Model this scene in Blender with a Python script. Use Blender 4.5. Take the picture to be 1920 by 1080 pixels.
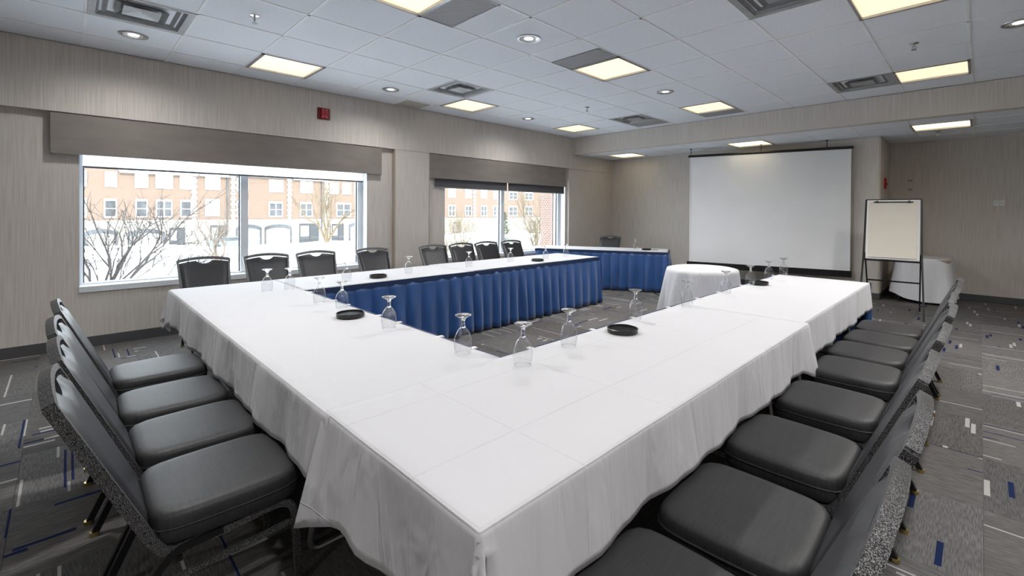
import bpy, bmesh, math, random
from mathutils import Vector, Matrix
for o in list(bpy.data.objects): bpy.data.objects.remove(o, do_unlink=True)
SC = bpy.context.scene
COL = SC.collection
random.seed(7)

# ------------------------------------------------------------------ camera
FPX, PPX, PPY = 856.733, 995.683, 403.944
YAW, PITCH, ROLL = -0.7774, 0.0083, 0.0063
CAM = Vector((6.48, -0.11502, 1.4269))
fwd = Vector((math.sin(YAW)*math.cos(PITCH), math.cos(YAW)*math.cos(PITCH), -math.sin(PITCH)))
r0 = Vector((math.cos(YAW), -math.sin(YAW), 0)); u0 = r0.cross(fwd)
rgt = math.cos(ROLL)*r0 + math.sin(ROLL)*u0
up = -math.sin(ROLL)*r0 + math.cos(ROLL)*u0
cd = bpy.data.cameras.new('camera'); cam = bpy.data.objects.new('camera', cd); COL.objects.link(cam)
M = Matrix((rgt, up, -fwd)).transposed().to_4x4(); M.translation = CAM
cam.matrix_world = M
cd.sensor_width = 36; cd.lens = FPX/1920*36
cd.shift_x = -(PPX-960)/1920; cd.shift_y = -(540-PPY)/1920
cd.clip_start = .05; cd.clip_end = 500
SC.camera = cam
# ------------------------------------------------------------------ light and exposure
SC.view_settings.view_transform = 'Standard'; SC.view_settings.look = 'None'
SC.view_settings.gamma = 1; SC.view_settings.use_curve_mapping = False
SC.view_settings.exposure = 0.70
W = bpy.data.worlds.new('winter_sky'); SC.world = W; W.use_nodes = True
W.node_tree.nodes['Background'].inputs[0].default_value = (.86, .93, 1, 1)
W.node_tree.nodes['Background'].inputs[1].default_value = 5.4
sd = bpy.data.lights.new('sun', 'SUN'); sun = bpy.data.objects.new('sun', sd); COL.objects.link(sun)
sd.energy = 6.0; sd.angle = .01; sd.color = (1, .95, .86)
sun.rotation_euler = Vector((-.75, .22, -.62)).to_track_quat('-Z', 'Y').to_euler()
DOWNLIGHT_W = 72.0
PANEL_E = 0.66

# ------------------------------------------------------------------ sizes of the room
H = 3.064; ZL = 2.703; D = .65837; X0 = .4627
YB = 7.807; YS = 9.337; YR = 10.413; XE = 5.29
YN = -5.0; XR = 10.6           # walls behind the camera
XW = -.08                      # face of the wall around the windows
T = .721                       # table top

# ------------------------------------------------------------------ materials
def new_mat(name):
    m = bpy.data.materials.new(name); m.use_nodes = True
    return m, m.node_tree.nodes, m.node_tree.links, m.node_tree.nodes['Principled BSDF']
def mat(name, col, rough=.5, metal=0, noise=0, scale=(20, 20, 20), bump=0, bscale=None, spec=None, sheen=0, coords='Object'):
    m, N, L, B = new_mat(name)
    B.inputs['Base Color'].default_value = (*col, 1); B.inputs['Roughness'].default_value = rough
    B.inputs['Metallic'].default_value = metal
    if spec is not None: B.inputs['Specular IOR Level'].default_value = spec
    if sheen: B.inputs['Sheen Weight'].default_value = sheen
    if noise or bump:
        tc = N.new('ShaderNodeTexCoord'); mp = N.new('ShaderNodeMapping'); L.new(tc.outputs[coords], mp.inputs[0])
        mp.inputs['Scale'].default_value = scale
        nz = N.new('ShaderNodeTexNoise'); nz.inputs['Scale'].default_value = 1; nz.inputs['Detail'].default_value = 3
        L.new(mp.outputs[0], nz.inputs['Vector'])
        if noise:
            rp = N.new('ShaderNodeValToRGB'); L.new(nz.outputs['Fac'], rp.inputs[0])
            rp.color_ramp.elements[0].position = .3; rp.color_ramp.elements[1].position = .7
            rp.color_ramp.elements[0].color = (*[max(0, c*(1-noise)) for c in col], 1)
            rp.color_ramp.elements[1].color = (*[min(1, c*(1+noise)) for c in col], 1)
            L.new(rp.outputs[0], B.inputs['Base Color'])
        if bump:
            bp = N.new('ShaderNodeBump'); bp.inputs['Strength'].default_value = bump; bp.inputs['Distance'].default_value = .004
            if bscale:
                mp2 = N.new('ShaderNodeMapping'); L.new(tc.outputs[coords], mp2.inputs[0]); mp2.inputs['Scale'].default_value = bscale
                n2 = N.new('ShaderNodeTexNoise'); n2.inputs['Scale'].default_value = 1; L.new(mp2.outputs[0], n2.inputs['Vector'])
                L.new(n2.outputs['Fac'], bp.inputs['Height'])
            else: L.new(nz.outputs['Fac'], bp.inputs['Height'])
            L.new(bp.outputs[0], B.inputs['Normal'])
    return m
def emis(name, col, s):
    m, N, L, B = new_mat(name)
    B.inputs['Base Color'].default_value = (.8, .8, .8, 1)
    B.inputs['Emission Color'].default_value = (*col, 1); B.inputs['Emission Strength'].default_value = s
    return m
def thin_glass(name, tint=(.97, .985, .98), ior=1.45, rough=0.0):
    m, N, L, B = new_mat(name); N.remove(B)
    lw = N.new('ShaderNodeLayerWeight'); lw.inputs[0].default_value = .5
    fac = math_node(N, L, 'MULTIPLY_ADD', math_node(N, L, 'POWER', lw.outputs['Facing'], 3.5), .9, 2*((ior-1)/(ior+1))**2)
    tr = N.new('ShaderNodeBsdfTransparent'); tr.inputs[0].default_value = (*tint, 1)
    gl = N.new('ShaderNodeBsdfGlossy'); gl.inputs['Roughness'].default_value = rough
    mx = N.new('ShaderNodeMixShader'); L.new(fac, mx.inputs[0]); L.new(tr.outputs[0], mx.inputs[1]); L.new(gl.outputs[0], mx.inputs[2])
    L.new(mx.outputs[0], N['Material Output'].inputs[0]); return m

def math_node(N, L, op, a, b=None, c=None):
    n = N.new('ShaderNodeMath'); n.operation = op
    for i, v in enumerate((a, b, c)):
        if v is None: continue
        if isinstance(v, (int, float)): n.inputs[i].default_value = v
        else: L.new(v, n.inputs[i])
    return n.outputs[0]
def carpet_mat(name, along_y, cw, rl, tw, tn):
    m, N, L, B = new_mat(name)
    tc = N.new('ShaderNodeTexCoord'); sp = N.new('ShaderNodeSeparateXYZ'); L.new(tc.outputs['Object'], sp.inputs[0])
    oi = N.new('ShaderNodeObjectInfo'); rnd = oi.outputs['Random']
    ac, al = (sp.outputs[0], sp.outputs[1]) if along_y else (sp.outputs[1], sp.outputs[0])
    MN = lambda *a: math_node(N, L, *a)
    cf = MN('DIVIDE', ac, cw); col = MN('FLOOR', cf); fr = MN('FRACT', cf)
    cv = N.new('ShaderNodeCombineXYZ'); L.new(col, cv.inputs[0]); L.new(MN('MULTIPLY', rnd, 913.0), cv.inputs[1])
    w1 = N.new('ShaderNodeTexWhiteNoise'); w1.noise_dimensions = '2D'; L.new(cv.outputs[0], w1.inputs['Vector'])
    row = MN('FLOOR', MN('ADD', MN('DIVIDE', al, rl), MN('MULTIPLY', w1.outputs['Value'], 7.0)))
    cv2 = N.new('ShaderNodeCombineXYZ'); L.new(col, cv2.inputs[0]); L.new(row, cv2.inputs[1]); L.new(MN('MULTIPLY', rnd, 577.0), cv2.inputs[2])
    w2 = N.new('ShaderNodeTexWhiteNoise'); w2.noise_dimensions = '3D'; L.new(cv2.outputs[0], w2.inputs['Vector'])
    r = w2.outputs['Value']
    inside = MN('MULTIPLY', MN('GREATER_THAN', fr, .12), MN('LESS_THAN', fr, .88))
    mw = MN('MULTIPLY', MN('GREATER_THAN', r, 1-tw), inside); mn = MN('MULTIPLY', MN('LESS_THAN', r, tn), inside)
    # yarn grain
    mp = N.new('ShaderNodeMapping'); L.new(tc.outputs['Object'], mp.inputs[0])
    mp.inputs['Scale'].default_value = (260, 18, 1) if along_y else (18, 260, 1)
    nz = N.new('ShaderNodeTexNoise'); nz.noise_dimensions = '4D'; nz.inputs['Scale'].default_value = 1; nz.inputs['Detail'].default_value = 2
    L.new(mp.outputs[0], nz.inputs['Vector']); L.new(MN('MULTIPLY', rnd, 50.0), nz.inputs['W'])
    rp = N.new('ShaderNodeValToRGB'); L.new(nz.outputs['Fac'], rp.inputs[0])
    rp.color_ramp.elements[0].position = .3; rp.color_ramp.elements[0].color = (.075, .073, .072, 1)
    rp.color_ramp.elements[1].position = .72; rp.color_ramp.elements[1].color = (.185, .178, .174, 1)
    hs = N.new('ShaderNodeHueSaturation'); L.new(rp.outputs[0], hs.inputs['Color'])
    L.new(MN('MULTIPLY_ADD', rnd, .34, .80), hs.inputs['Value']); L.new(MN('MULTIPLY_ADD', MN('FRACT', MN('MULTIPLY', rnd, 9.7)), 1.3, .5), hs.inputs['Saturation'])
    a = N.new('ShaderNodeMix'); a.data_type = 'RGBA'; L.new(mw, a.inputs[0]); L.new(hs.outputs[0], a.inputs[6]); a.inputs[7].default_value = (.42, .41, .40, 1)
    b = N.new('ShaderNodeMix'); b.data_type = 'RGBA'; L.new(mn, b.inputs[0]); L.new(a.outputs[2], b.inputs[6]); b.inputs[7].default_value = (.010, .020, .075, 1)
    L.new(b.outputs[2], B.inputs['Base Color']); B.inputs['Roughness'].default_value = .95; B.inputs['Specular IOR Level'].default_value = .15
    bp = N.new('ShaderNodeBump'); bp.inputs['Strength'].default_value = .5; bp.inputs['Distance'].default_value = .003
    L.new(nz.outputs['Fac'], bp.inputs['Height']); L.new(bp.outputs[0], B.inputs['Normal'])
    return m
def wallpaper(name, c0, c1):
    m, N, L, B = new_mat(name)
    tc = N.new('ShaderNodeTexCoord'); sp = N.new('ShaderNodeSeparateXYZ'); L.new(tc.outputs['Object'], sp.inputs[0])
    MN = lambda *a: math_node(N, L, *a)
    h = MN('ADD', sp.outputs[0], sp.outputs[1])
    cv = N.new('ShaderNodeCombineXYZ'); L.new(MN('MULTIPLY', h, 120.0), cv.inputs[0]); L.new(MN('MULTIPLY', sp.outputs[2], 2.2), cv.inputs[1])
    nz = N.new('ShaderNodeTexNoise'); nz.inputs['Scale'].default_value = 1; nz.inputs['Detail'].default_value = 4; L.new(cv.outputs[0], nz.inputs['Vector'])
    rp = N.new('ShaderNodeValToRGB'); L.new(nz.outputs['Fac'], rp.inputs[0])
    rp.color_ramp.elements[0].position = .28; rp.color_ramp.elements[0].color = (*c0, 1)
    rp.color_ramp.elements[1].position = .62; rp.color_ramp.elements[1].color = (*c1, 1)
    L.new(rp.outputs[0], B.inputs['Base Color']); B.inputs['Roughness'].default_value = .75; B.inputs['Specular IOR Level'].default_value = .25
    bp = N.new('ShaderNodeBump'); bp.inputs['Strength'].default_value = .12; bp.inputs['Distance'].default_value = .002
    L.new(nz.outputs['Fac'], bp.inputs['Height']); L.new(bp.outputs[0], B.inputs['Normal'])
    return m
def cloth_mat(name, col):
    m, N, L, B = new_mat(name)
    B.inputs['Base Color'].default_value = (*col, 1); B.inputs['Roughness'].default_value = .8; B.inputs['Sheen Weight'].default_value = .15
    tc = N.new('ShaderNodeTexCoord'); sp = N.new('ShaderNodeSeparateXYZ'); L.new(tc.outputs['Object'], sp.inputs[0])
    MN = lambda *a: math_node(N, L, *a)
    def ridge(s, p, off):     # pressed fold line every p metres
        f = MN('FRACT', MN('ADD', MN('DIVIDE', s, p), off)); dd = MN('ABSOLUTE', MN('SUBTRACT', f, .5))
        return MN('MAXIMUM', MN('SUBTRACT', 1.0, MN('DIVIDE', dd, .010)), 0.0)
    ln = MN('MAXIMUM', MN('MAXIMUM', ridge(sp.outputs[0], .41, .13), ridge(sp.outputs[1], .52, .37)), ridge(sp.outputs[2], .31, .17))
    mp = N.new('ShaderNodeMapping'); L.new(tc.outputs['Object'], mp.inputs[0]); mp.inputs['Scale'].default_value = (9, 9, 2.6)
    nz = N.new('ShaderNodeTexNoise'); nz.inputs['Scale'].default_value = 1; nz.inputs['Detail'].default_value = 3; nz.inputs['Distortion'].default_value = .5; L.new(mp.outputs[0], nz.inputs['Vector'])
    ge = N.new('ShaderNodeNewGeometry'); gs = N.new('ShaderNodeSeparateXYZ'); L.new(ge.outputs['Normal'], gs.inputs[0])
    drape = MN('SUBTRACT', 1.0, MN('ABSOLUTE', gs.outputs[2]))
    hh = MN('ADD', MN('MULTIPLY', ln, .22), MN('MULTIPLY', MN('SUBTRACT', nz.outputs['Fac'], .5), MN('MULTIPLY_ADD', drape, 2.4, .35)))
    bp = N.new('ShaderNodeBump'); bp.inputs['Strength'].default_value = .8; bp.inputs['Distance'].default_value = .010
    L.new(hh, bp.inputs['Height']); L.new(bp.outputs[0], B.inputs['Normal'])
    return m
def hammered(name):
    m, N, L, B = new_mat(name)
    tc = N.new('ShaderNodeTexCoord'); v = N.new('ShaderNodeTexNoise'); v.inputs['Scale'].default_value = 480; v.inputs['Detail'].default_value = 1
    L.new(tc.outputs['Object'], v.inputs['Vector'])
    rp = N.new('ShaderNodeValToRGB'); L.new(v.outputs['Fac'], rp.inputs[0])
    rp.color_ramp.elements[0].position = .47; rp.color_ramp.elements[0].color = (.018, .018, .02, 1)
    rp.color_ramp.elements[1].position = .62; rp.color_ramp.elements[1].color = (.30, .30, .305, 1)
    L.new(rp.outputs[0], B.inputs['Base Color']); B.inputs['Metallic'].default_value = .55; B.inputs['Roughness'].default_value = .36
    bp = N.new('ShaderNodeBump'); bp.inputs['Strength'].default_value = .5; bp.inputs['Distance'].default_value = .001
    L.new(v.outputs['Fac'], bp.inputs['Height']); L.new(bp.outputs[0], B.inputs['Normal']); return m
def brick_mat(name, a, b, mortar, scale):
    m, N, L, B = new_mat(name)
    tc = N.new('ShaderNodeTexCoord'); sp = N.new('ShaderNodeSeparateXYZ'); L.new(tc.outputs['Object'], sp.inputs[0])
    cv = N.new('ShaderNodeCombineXYZ'); L.new(math_node(N, L, 'ADD', sp.outputs[0], sp.outputs[1]), cv.inputs[0]); L.new(sp.outputs[2], cv.inputs[1])
    br = N.new('ShaderNodeTexBrick'); L.new(cv.outputs[0], br.inputs['Vector']); br.inputs['Scale'].default_value = scale
    br.inputs['Color1'].default_value = (*a, 1); br.inputs['Color2'].default_value = (*b, 1); br.inputs['Mortar'].default_value = (*mortar, 1)
    br.inputs['Mortar Size'].default_value = .03
    L.new(br.outputs['Color'], B.inputs['Base Color']); B.inputs['Roughness'].default_value = .9; return m
def grille_mat(name, period):
    m, N, L, B = new_mat(name)
    tc = N.new('ShaderNodeTexCoord'); mp = N.new('ShaderNodeMapping'); L.new(tc.outputs['Object'], mp.inputs[0]); mp.inputs['Scale'].default_value = (1/period,)*3
    sp = N.new('ShaderNodeSeparateXYZ'); L.new(mp.outputs[0], sp.inputs[0]); MN = lambda *a: math_node(N, L, *a)
    q = lambda s: MN('POWER', MN('SUBTRACT', MN('FRACT', s), .5), 2.0)
    hole = MN('LESS_THAN', MN('ADD', q(sp.outputs[0]), q(sp.outputs[1])), .09)
    mx = N.new('ShaderNodeMix'); mx.data_type = 'RGBA'; L.new(hole, mx.inputs[0])
    mx.inputs[6].default_value = (.42, .42, .43, 1); mx.inputs[7].default_value = (.02, .02, .02, 1)
    L.new(mx.outputs[2], B.inputs['Base Color']); B.inputs['Roughness'].default_value = .6; return m

MT = dict(
    wall=wallpaper('striped_wallpaper', (.53, .485, .445), (.66, .615, .572)),
    ceil=mat('ceiling_tile', (.82, .85, .90), .9, noise=.05, scale=(60, 90, 1), bump=.35, bscale=(45, 120, 40), spec=.1),
    tbar=mat('ceiling_grid_paint', (.86, .87, .89), .5, noise=.04, scale=(3, 3, 3)),
    base=mat('rubber_baseboard', (.075, .078, .085), .6, noise=.1, scale=(4, 4, 4)),
    carpet_d=carpet_mat('carpet_dashes', True, .030, .19, .034, .024),
    carpet_l=carpet_mat('carpet_lines', False, .0145, .52, .032, .026),
    carpet_plain=mat('carpet_plain', (.12, .115, .11), .95, noise=.3, scale=(40, 40, 1)),
    valance=mat('valance_fabric', (.235, .208, .19), .85, noise=.08, scale=(3, 3, 9), bump=.1),
    white_pvc=mat('white_window_frame', (.74, .78, .82), .4, noise=.03, scale=(3, 3, 3)),
    dark_gasket=mat('dark_gasket', (.03, .03, .035), .6, noise=.1),
    glass=thin_glass('window_glass'),
    goblet=thin_glass('goblet_glass', (.955, .96, .965), 1.5),
    shade_dark=mat('dark_roller_shade', (.085, .085, .095), .8, noise=.08, scale=(90, 90, 90)),
    cloth=cloth_mat('white_tablecloth', (.62, .62, .645)),
    blue=mat('blue_satin_skirt', (.010, .058, .20), .48, noise=.12, scale=(7, 7, 3), sheen=.25),
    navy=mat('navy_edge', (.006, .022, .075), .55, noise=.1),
    vinyl=mat('black_vinyl', (.026, .026, .028), .52, noise=.22, scale=(14, 160, 14), bump=.12, bscale=(60, 400, 60)),
    vinyl_back=mat('black_back_vinyl', (.018, .019, .024), .38, noise=.15, scale=(30, 30, 30)),
    hammer=hammered('hammered_steel'),
    blackmetal=mat('black_steel', (.012, .012, .013), .4, metal=.3, noise=.2),
    brass=mat('brass_glide', (.55, .42, .18), .3, metal=1, noise=.1),
    steel=mat('brushed_steel', (.45, .45, .46), .35, metal=.9, noise=.1),
    plywood=mat('table_board', (.30, .22, .15), .6, noise=.2, scale=(4, 40, 4)),
    screen=mat('screen_fabric', (.92, .925, .94), .8, noise=.02, scale=(2, 2, 2)),
    black=mat('black_plastic', (.010, .010, .011), .35, noise=.2),
    trayblack=mat('tray_black', (.014, .014, .015), .3, noise=.2),
    paper=mat('flip_chart_paper', (.70, .655, .57), .8, noise=.03, scale=(4, 4, 4)),
    whiteboard=mat('white_board_edge', (.78, .78, .77), .5, noise=.03),
    red=mat('red_alarm', (.45, .008, .015), .35, noise=.1),
    darkred=mat('dark_red_alarm', (.16, .006, .010), .4, noise=.1),
    plate=mat('white_plate', (.75, .77, .78), .4, noise=.04),
    diff=mat('diffuser_metal', (.38, .39, .40), .45, metal=.3, noise=.12, scale=(9, 9, 9)),
    duct=mat('dark_duct', (.012, .012, .012), .8, noise=.3),
    chrome=mat('chrome', (.6, .6, .6), .2, metal=1, noise=.05),
    grille=grille_mat('perforated_grille', .016),
    panel=emis('light_panel_lens', (1.0, .79, .50), PANEL_E),
    panel_low=emis('light_panel_lens_yellow', (1.0, .84, .50), PANEL_E*1.9),
    lamp=emis('downlight_lamp', (1, .93, .82), 6.0),
    can=mat('downlight_reflector', (.75, .72, .68), .25, metal=.8, noise=.1),
    snow=mat('snow', (.86, .88, .92), .9, noise=.05, scale=(.6, .6, .6), bump=.6, bscale=(1.5, 1.5, 1.5)),
    road=mat('wet_asphalt', (.13, .135, .14), .7, noise=.15, scale=(.5, .5, .5)),
    brick=brick_mat('pale_brick', (.090, .055, .038), (.118, .074, .052), (.14, .120, .10), 3.2),
    brick_pier=brick_mat('brown_brick', (.16, .07, .05), (.2, .1, .07), (.35, .33, .3), 6),
    stone=mat('cast_stone', (0.195, 0.183, 0.164), .9, noise=.06, scale=(1, 1, 1)),
    trimwhite=mat('white_trim', (0.328, 0.328, 0.320), .6, noise=.04),
    darkpane=mat('house_window_glass', (.035, .04, .045), .12, noise=.5, scale=(.9, .9, .7)),
    palepane=mat('house_window_blind', (0.172, 0.179, 0.187), .3, noise=.12, scale=(.9, .9, .7)),
    garage=mat('garage_door', (0.133, 0.133, 0.125), .6, noise=.08, scale=(1, 1, 6)),
    garage_tan=mat('garage_door_tan', (0.187, 0.148, 0.121), .6, noise=.08, scale=(1, 1, 6)),
    darkdoor=mat('dark_entry', (.02, .023, .026), .5, noise=.3),
    bark=mat('bark_dark', (.05, .043, .04), .9, noise=.3, scale=(30, 30, 10)),
    bark_tan=mat('bark_tan', (.10, .078, .048), .9, noise=.3, scale=(30, 30, 10)),
    bark_mid=mat('bark_mid', (.10, .08, .065), .9, noise=.3, scale=(30, 30, 10)),
    conifer=mat('conifer_needles', (.04, .055, .025), .9, noise=.4, scale=(6, 6, 6)),
    carpaint=mat('car_paint', (.10, .14, .17), .25, noise=.1),
    tyre=mat('tyre', (.02, .02, .02), .8, noise=.2),
)
def shade_mat():
    m, N, L, B = new_mat('light_roller_shade'); N.remove(B)
    d = N.new('ShaderNodeBsdfDiffuse'); d.inputs[0].default_value = (.85, .87, .9, 1)
    t = N.new('ShaderNodeBsdfTranslucent'); t.inputs[0].default_value = (.93, .95, .98, 1)
    tr = N.new('ShaderNodeBsdfTransparent'); tr.inputs[0].default_value = (.9, .93, 1, 1)
    nz = N.new('ShaderNodeTexNoise'); nz.inputs['Scale'].default_value = 900
    tc = N.new('ShaderNodeTexCoord'); L.new(tc.outputs['Object'], nz.inputs['Vector'])
    a = N.new('ShaderNodeMixShader'); a.inputs[0].default_value = .75; L.new(d.outputs[0], a.inputs[1]); L.new(t.outputs[0], a.inputs[2])
    b = N.new('ShaderNodeMixShader'); L.new(math_node(N, L, 'MULTIPLY', nz.outputs['Fac'], .45), b.inputs[0]); L.new(a.outputs[0], b.inputs[1]); L.new(tr.outputs[0], b.inputs[2])
    L.new(b.outputs[0], N['Material Output'].inputs[0]); return m
MT['shade_light'] = shade_mat()

# ------------------------------------------------------------------ mesh helpers
class MB:
    def __init__(s): s.v = []; s.f = []
    def add(s, vs, fs):
        o = len(s.v); s.v += [tuple(v) for v in vs]; s.f += [tuple(i+o for i in f) for f in fs]; return s
    def box(s, a, b, rot=None, org=None):
        x0, y0, z0 = [min(a[i], b[i]) for i in range(3)]; x1, y1, z1 = [max(a[i], b[i]) for i in range(3)]
        vs = [(x0,y0,z0),(x1,y0,z0),(x1,y1,z0),(x0,y1,z0),(x0,y0,z1),(x1,y0,z1),(x1,y1,z1),(x0,y1,z1)]
        if rot is not None: vs = [tuple(rot @ Vector(v) + (org or Vector())) for v in vs]
        return s.add(vs, [(0,3,2,1),(4,5,6,7),(0,1,5,4),(1,2,6,5),(2,3,7,6),(3,0,4,7)])
    def tube(s, pts, rad, n=8, rect=None, ref=(1, 0, 0), caps=True):
        """rad: number or list; rect=(w along ref, h) makes a rectangular section."""
        pts = [Vector(p) for p in pts]; k = len(pts); rings = []
        for i, p in enumerate(pts):
            if i == 0: t = (pts[1]-p).normalized(); sc = 1
            elif i == k-1: t = (p-pts[i-1]).normalized(); sc = 1
            else:
                a = (p-pts[i-1]).normalized(); b = (pts[i+1]-p).normalized(); t = (a+b)
                t = t.normalized() if t.length > 1e-6 else a; sc = 1/max(.5, t.dot(a))
            rf = Vector(ref); e1 = rf - t*rf.dot(t)
            if e1.length < 1e-3: rf = Vector((0, 1, 0)); e1 = rf - t*rf.dot(t)
            e1.normalize(); e2 = t.cross(e1)
            if rect:
                w, h = rect; h = h*(sc if rect else 1)
                rings.append([p+e1*w/2+e2*h/2, p-e1*w/2+e2*h/2, p-e1*w/2-e2*h/2, p+e1*w/2-e2*h/2])
            else:
                r = rad[i] if isinstance(rad, (list, tuple)) else rad
                rings.append([p+(e1*math.cos(2*math.pi*j/n)+e2*math.sin(2*math.pi*j/n))*r for j in range(n)])
        return s.rings(rings, caps)
    def rings(s, rings, caps=True, closed=False):
        m = len(rings[0]); vs = [v for r in rings for v in r]; fs = []
        for i in range(len(rings)-1):
            for j in range(m):
                a = i*m+j; b = i*m+(j+1) % m; fs.append((a, b, b+m, a+m))
        if closed:
            o = (len(rings)-1)*m
            for j in range(m): fs.append((o+j, o+(j+1) % m, (j+1) % m, j))
        elif caps:
            fs.append(tuple(range(m-1, -1, -1))); fs.append(tuple((len(rings)-1)*m+j for j in range(m)))
        return s.add(vs, fs)
    def lathe(s, prof, n=24, org=(0, 0, 0), caps=False):
        ox, oy, oz = org
        return s.rings([[(ox+r*math.cos(2*math.pi*j/n), oy+r*math.sin(2*math.pi*j/n), oz+z) for j in range(n)] for r, z in prof], caps)
    def grid(s, fn, nu, nv):
        vs = [fn(i/nu, j/nv) for j in range(nv+1) for i in range(nu+1)]; w = nu+1
        return s.add(vs, [(j*w+i, j*w+i+1, (j+1)*w+i+1, (j+1)*w+i) for j in range(nv) for i in range(nu)])
    def mesh(s, name, m, smooth=False, fix=True):
        me = bpy.data.meshes.new(name); me.from_pydata(s.v, [], s.f)
        if fix:
            bm = bmesh.new(); bm.from_mesh(me); bmesh.ops.recalc_face_normals(bm, faces=bm.faces); bm.to_mesh(me); bm.free()
        me.materials.append(MT[m] if isinstance(m, str) else m)
        if smooth:
            me.polygons.foreach_set('use_smooth', [True]*len(me.polygons))
            if smooth != 'all':
                try: me.set_sharp_from_angle(angle=math.radians(40))
                except Exception: pass
        me.update(); return me
    def build(s, name, m, parent=None, smooth=False, **kw):
        return link(name, s.mesh(name, m, smooth), parent, **kw)
def link(name, me, parent=None, label=None, cat=None, group=None, kind=None, loc=None, rz=0):
    o = bpy.data.objects.new(name, me); COL.objects.link(o)
    if parent is not None: o.parent = parent
    if loc is not None: o.location = loc
    if rz: o.rotation_euler = (0, 0, rz)
    tag(o, label, cat, group, kind); return o
def tag(o, label=None, cat=None, group=None, kind=None):
    if label: o['label'] = label
    if cat: o['category'] = cat
    if group: o['group'] = group
    if kind: o['kind'] = kind
def thing(name, label, cat, loc=(0, 0, 0), rz=0, group=None):
    return link(name, None, None, label, cat, group, None, loc, rz)
def struct(name, mb, m, parent=None, smooth=False):
    return mb.build(name, m, parent, smooth, kind='structure')
def copy_tree(o, parent=None):
    c = o.copy(); COL.objects.link(c); c.parent = parent
    for ch in list(o.children): copy_tree(ch, c)
    return c
def place(proto, used, loc, rz, label=None, group=None):
    o = proto if not used else copy_tree(proto)
    o.location = loc; o.rotation_euler = (0, 0, rz)
    if label: o['label'] = label
    if group: o['group'] = group
    return o
def fillet(pts, r, n=5):
    """round the inner corners of a polyline"""
    pts = [Vector(p) for p in pts]; out = [pts[0]]
    for i in range(1, len(pts)-1):
        rr = r[i-1] if isinstance(r, (list, tuple)) else r
        a, p, b = pts[i-1], pts[i], pts[i+1]
        if rr <= 0: out.append(p); continue
        d1 = (a-p); d2 = (b-p); t = min(rr, d1.length*.49, d2.length*.49)
        p1 = p+d1.normalized()*t; p2 = p+d2.normalized()*t
        for k in range(n+1):
            s = k/n; out.append(p1*(1-s)**2 + p*2*s*(1-s) + p2*s*s)
    out.append(pts[-1]); return out
def box(a, b): return MB().box(a, b)

# ------------------------------------------------------------------ floor with carpet tiles
floor = struct('floor', box((-.4, YN, -.12), (XR, YR+.3, -.006)), 'carpet_plain')
tile_me = {}
for k in ('carpet_d', 'carpet_l'):
    h = D/2-.0008; tile_me[k] = box((-h, -h, -.0055), (h, h, 0)).mesh('carpet_tile', k)
j0 = -2
for i in range(0, 11):
    for j in range(j0, 16):
        x = XW + D*(i+.5); y = -.30 + D*(j+.5)
        if x-D/2 > 4.2+.42*(y+2) + 3: continue
        if x < XE-.3 and y+D/2 > YS+.2: continue
        if y+D/2 > YR+.1: continue
        o = link('carpet_tile', tile_me['carpet_d' if (i+j) % 2 else 'carpet_l'], floor, loc=(x, y, 0))

# ------------------------------------------------------------------ walls
wl = MB()
W1 = (-.03, 3.045, .60, 2.08); W2 = (4.43, 7.62, .60, 2.08)
def wall_with_windows(mb, x0, x1):
    mb.box((x0, YN, 0), (x1, W1[0], H+.03))
    mb.box((x0, W1[0], 0), (x1, W1[1], W1[2])); mb.box((x0, W1[0], W1[3]), (x1, W1[1], H+.03))
    mb.box((x0, W1[1], 0), (x1, W2[0], H+.03))
    mb.box((x0, W2[0], 0), (x1, W2[1], W2[2])); mb.box((x0, W2[0], W2[3]), (x1, W2[1], H+.03))
    mb.box((x0, W2[1], 0), (x1, YR+.3, H+.03))
wall_with_windows(wl, -.42, XW)
struct('wall_left', wl, 'wall')
struct('trim_1', box((XW, YN, 2.385), (0, YS, H)), 'wall')                      # deep header over the windows
pil = MB(); pil.box((XW, 3.47, 0), (-.006, 4.07, 2.385)); struct('trim_2', pil, 'wall')
struct('trim_3', box((XW, 7.68, 0), (-.02, YS, 2.385)), 'wall')
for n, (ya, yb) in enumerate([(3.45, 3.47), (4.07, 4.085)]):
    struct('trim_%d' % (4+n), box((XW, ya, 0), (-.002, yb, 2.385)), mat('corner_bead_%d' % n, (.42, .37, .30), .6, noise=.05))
fw = MB(); fw.box((-.4, YS, 0), (XE, YR+.3, H+.03)); struct('wall_far', fw, 'wall')
struct('wall_alcove', box((XE, YR, 0), (XR, YR+.3, H+.03)), 'wall')
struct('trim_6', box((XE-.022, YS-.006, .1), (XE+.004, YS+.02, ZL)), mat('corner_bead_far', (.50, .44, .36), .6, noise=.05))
struct('wall_right', box((XR, YN-.3, -.1), (XR+.3, YR+.6, H+.2)), 'wall')
struct('wall_near', box((-.42, YN-.3, -.1), (XR, YN, H+.2)), 'wall')
struct('beam', box((0, YB, ZL), (XR, YB+.16, H)), 'wall')
# baseboards
for n, (a, b) in {'left': ((XW, YN, 0), (XW+.012, 3.45, .105)), 'left_mid': ((XW, 4.085, 0), (XW+.012, 7.68, .105)),
                  'left_far': ((-.02, 7.68, 0), (-.008, YS, .105)), 'far': ((-.02, YS-.012, 0), (XE, YS, .105)),
                  'return': ((XE, YS, 0), (XE+.012, YR, .105)), 'alcove': ((XE, YR-.012, 0), (XR, YR, .105))}.items():
    struct('baseboard_'+n, box(a, b), 'base')

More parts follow.
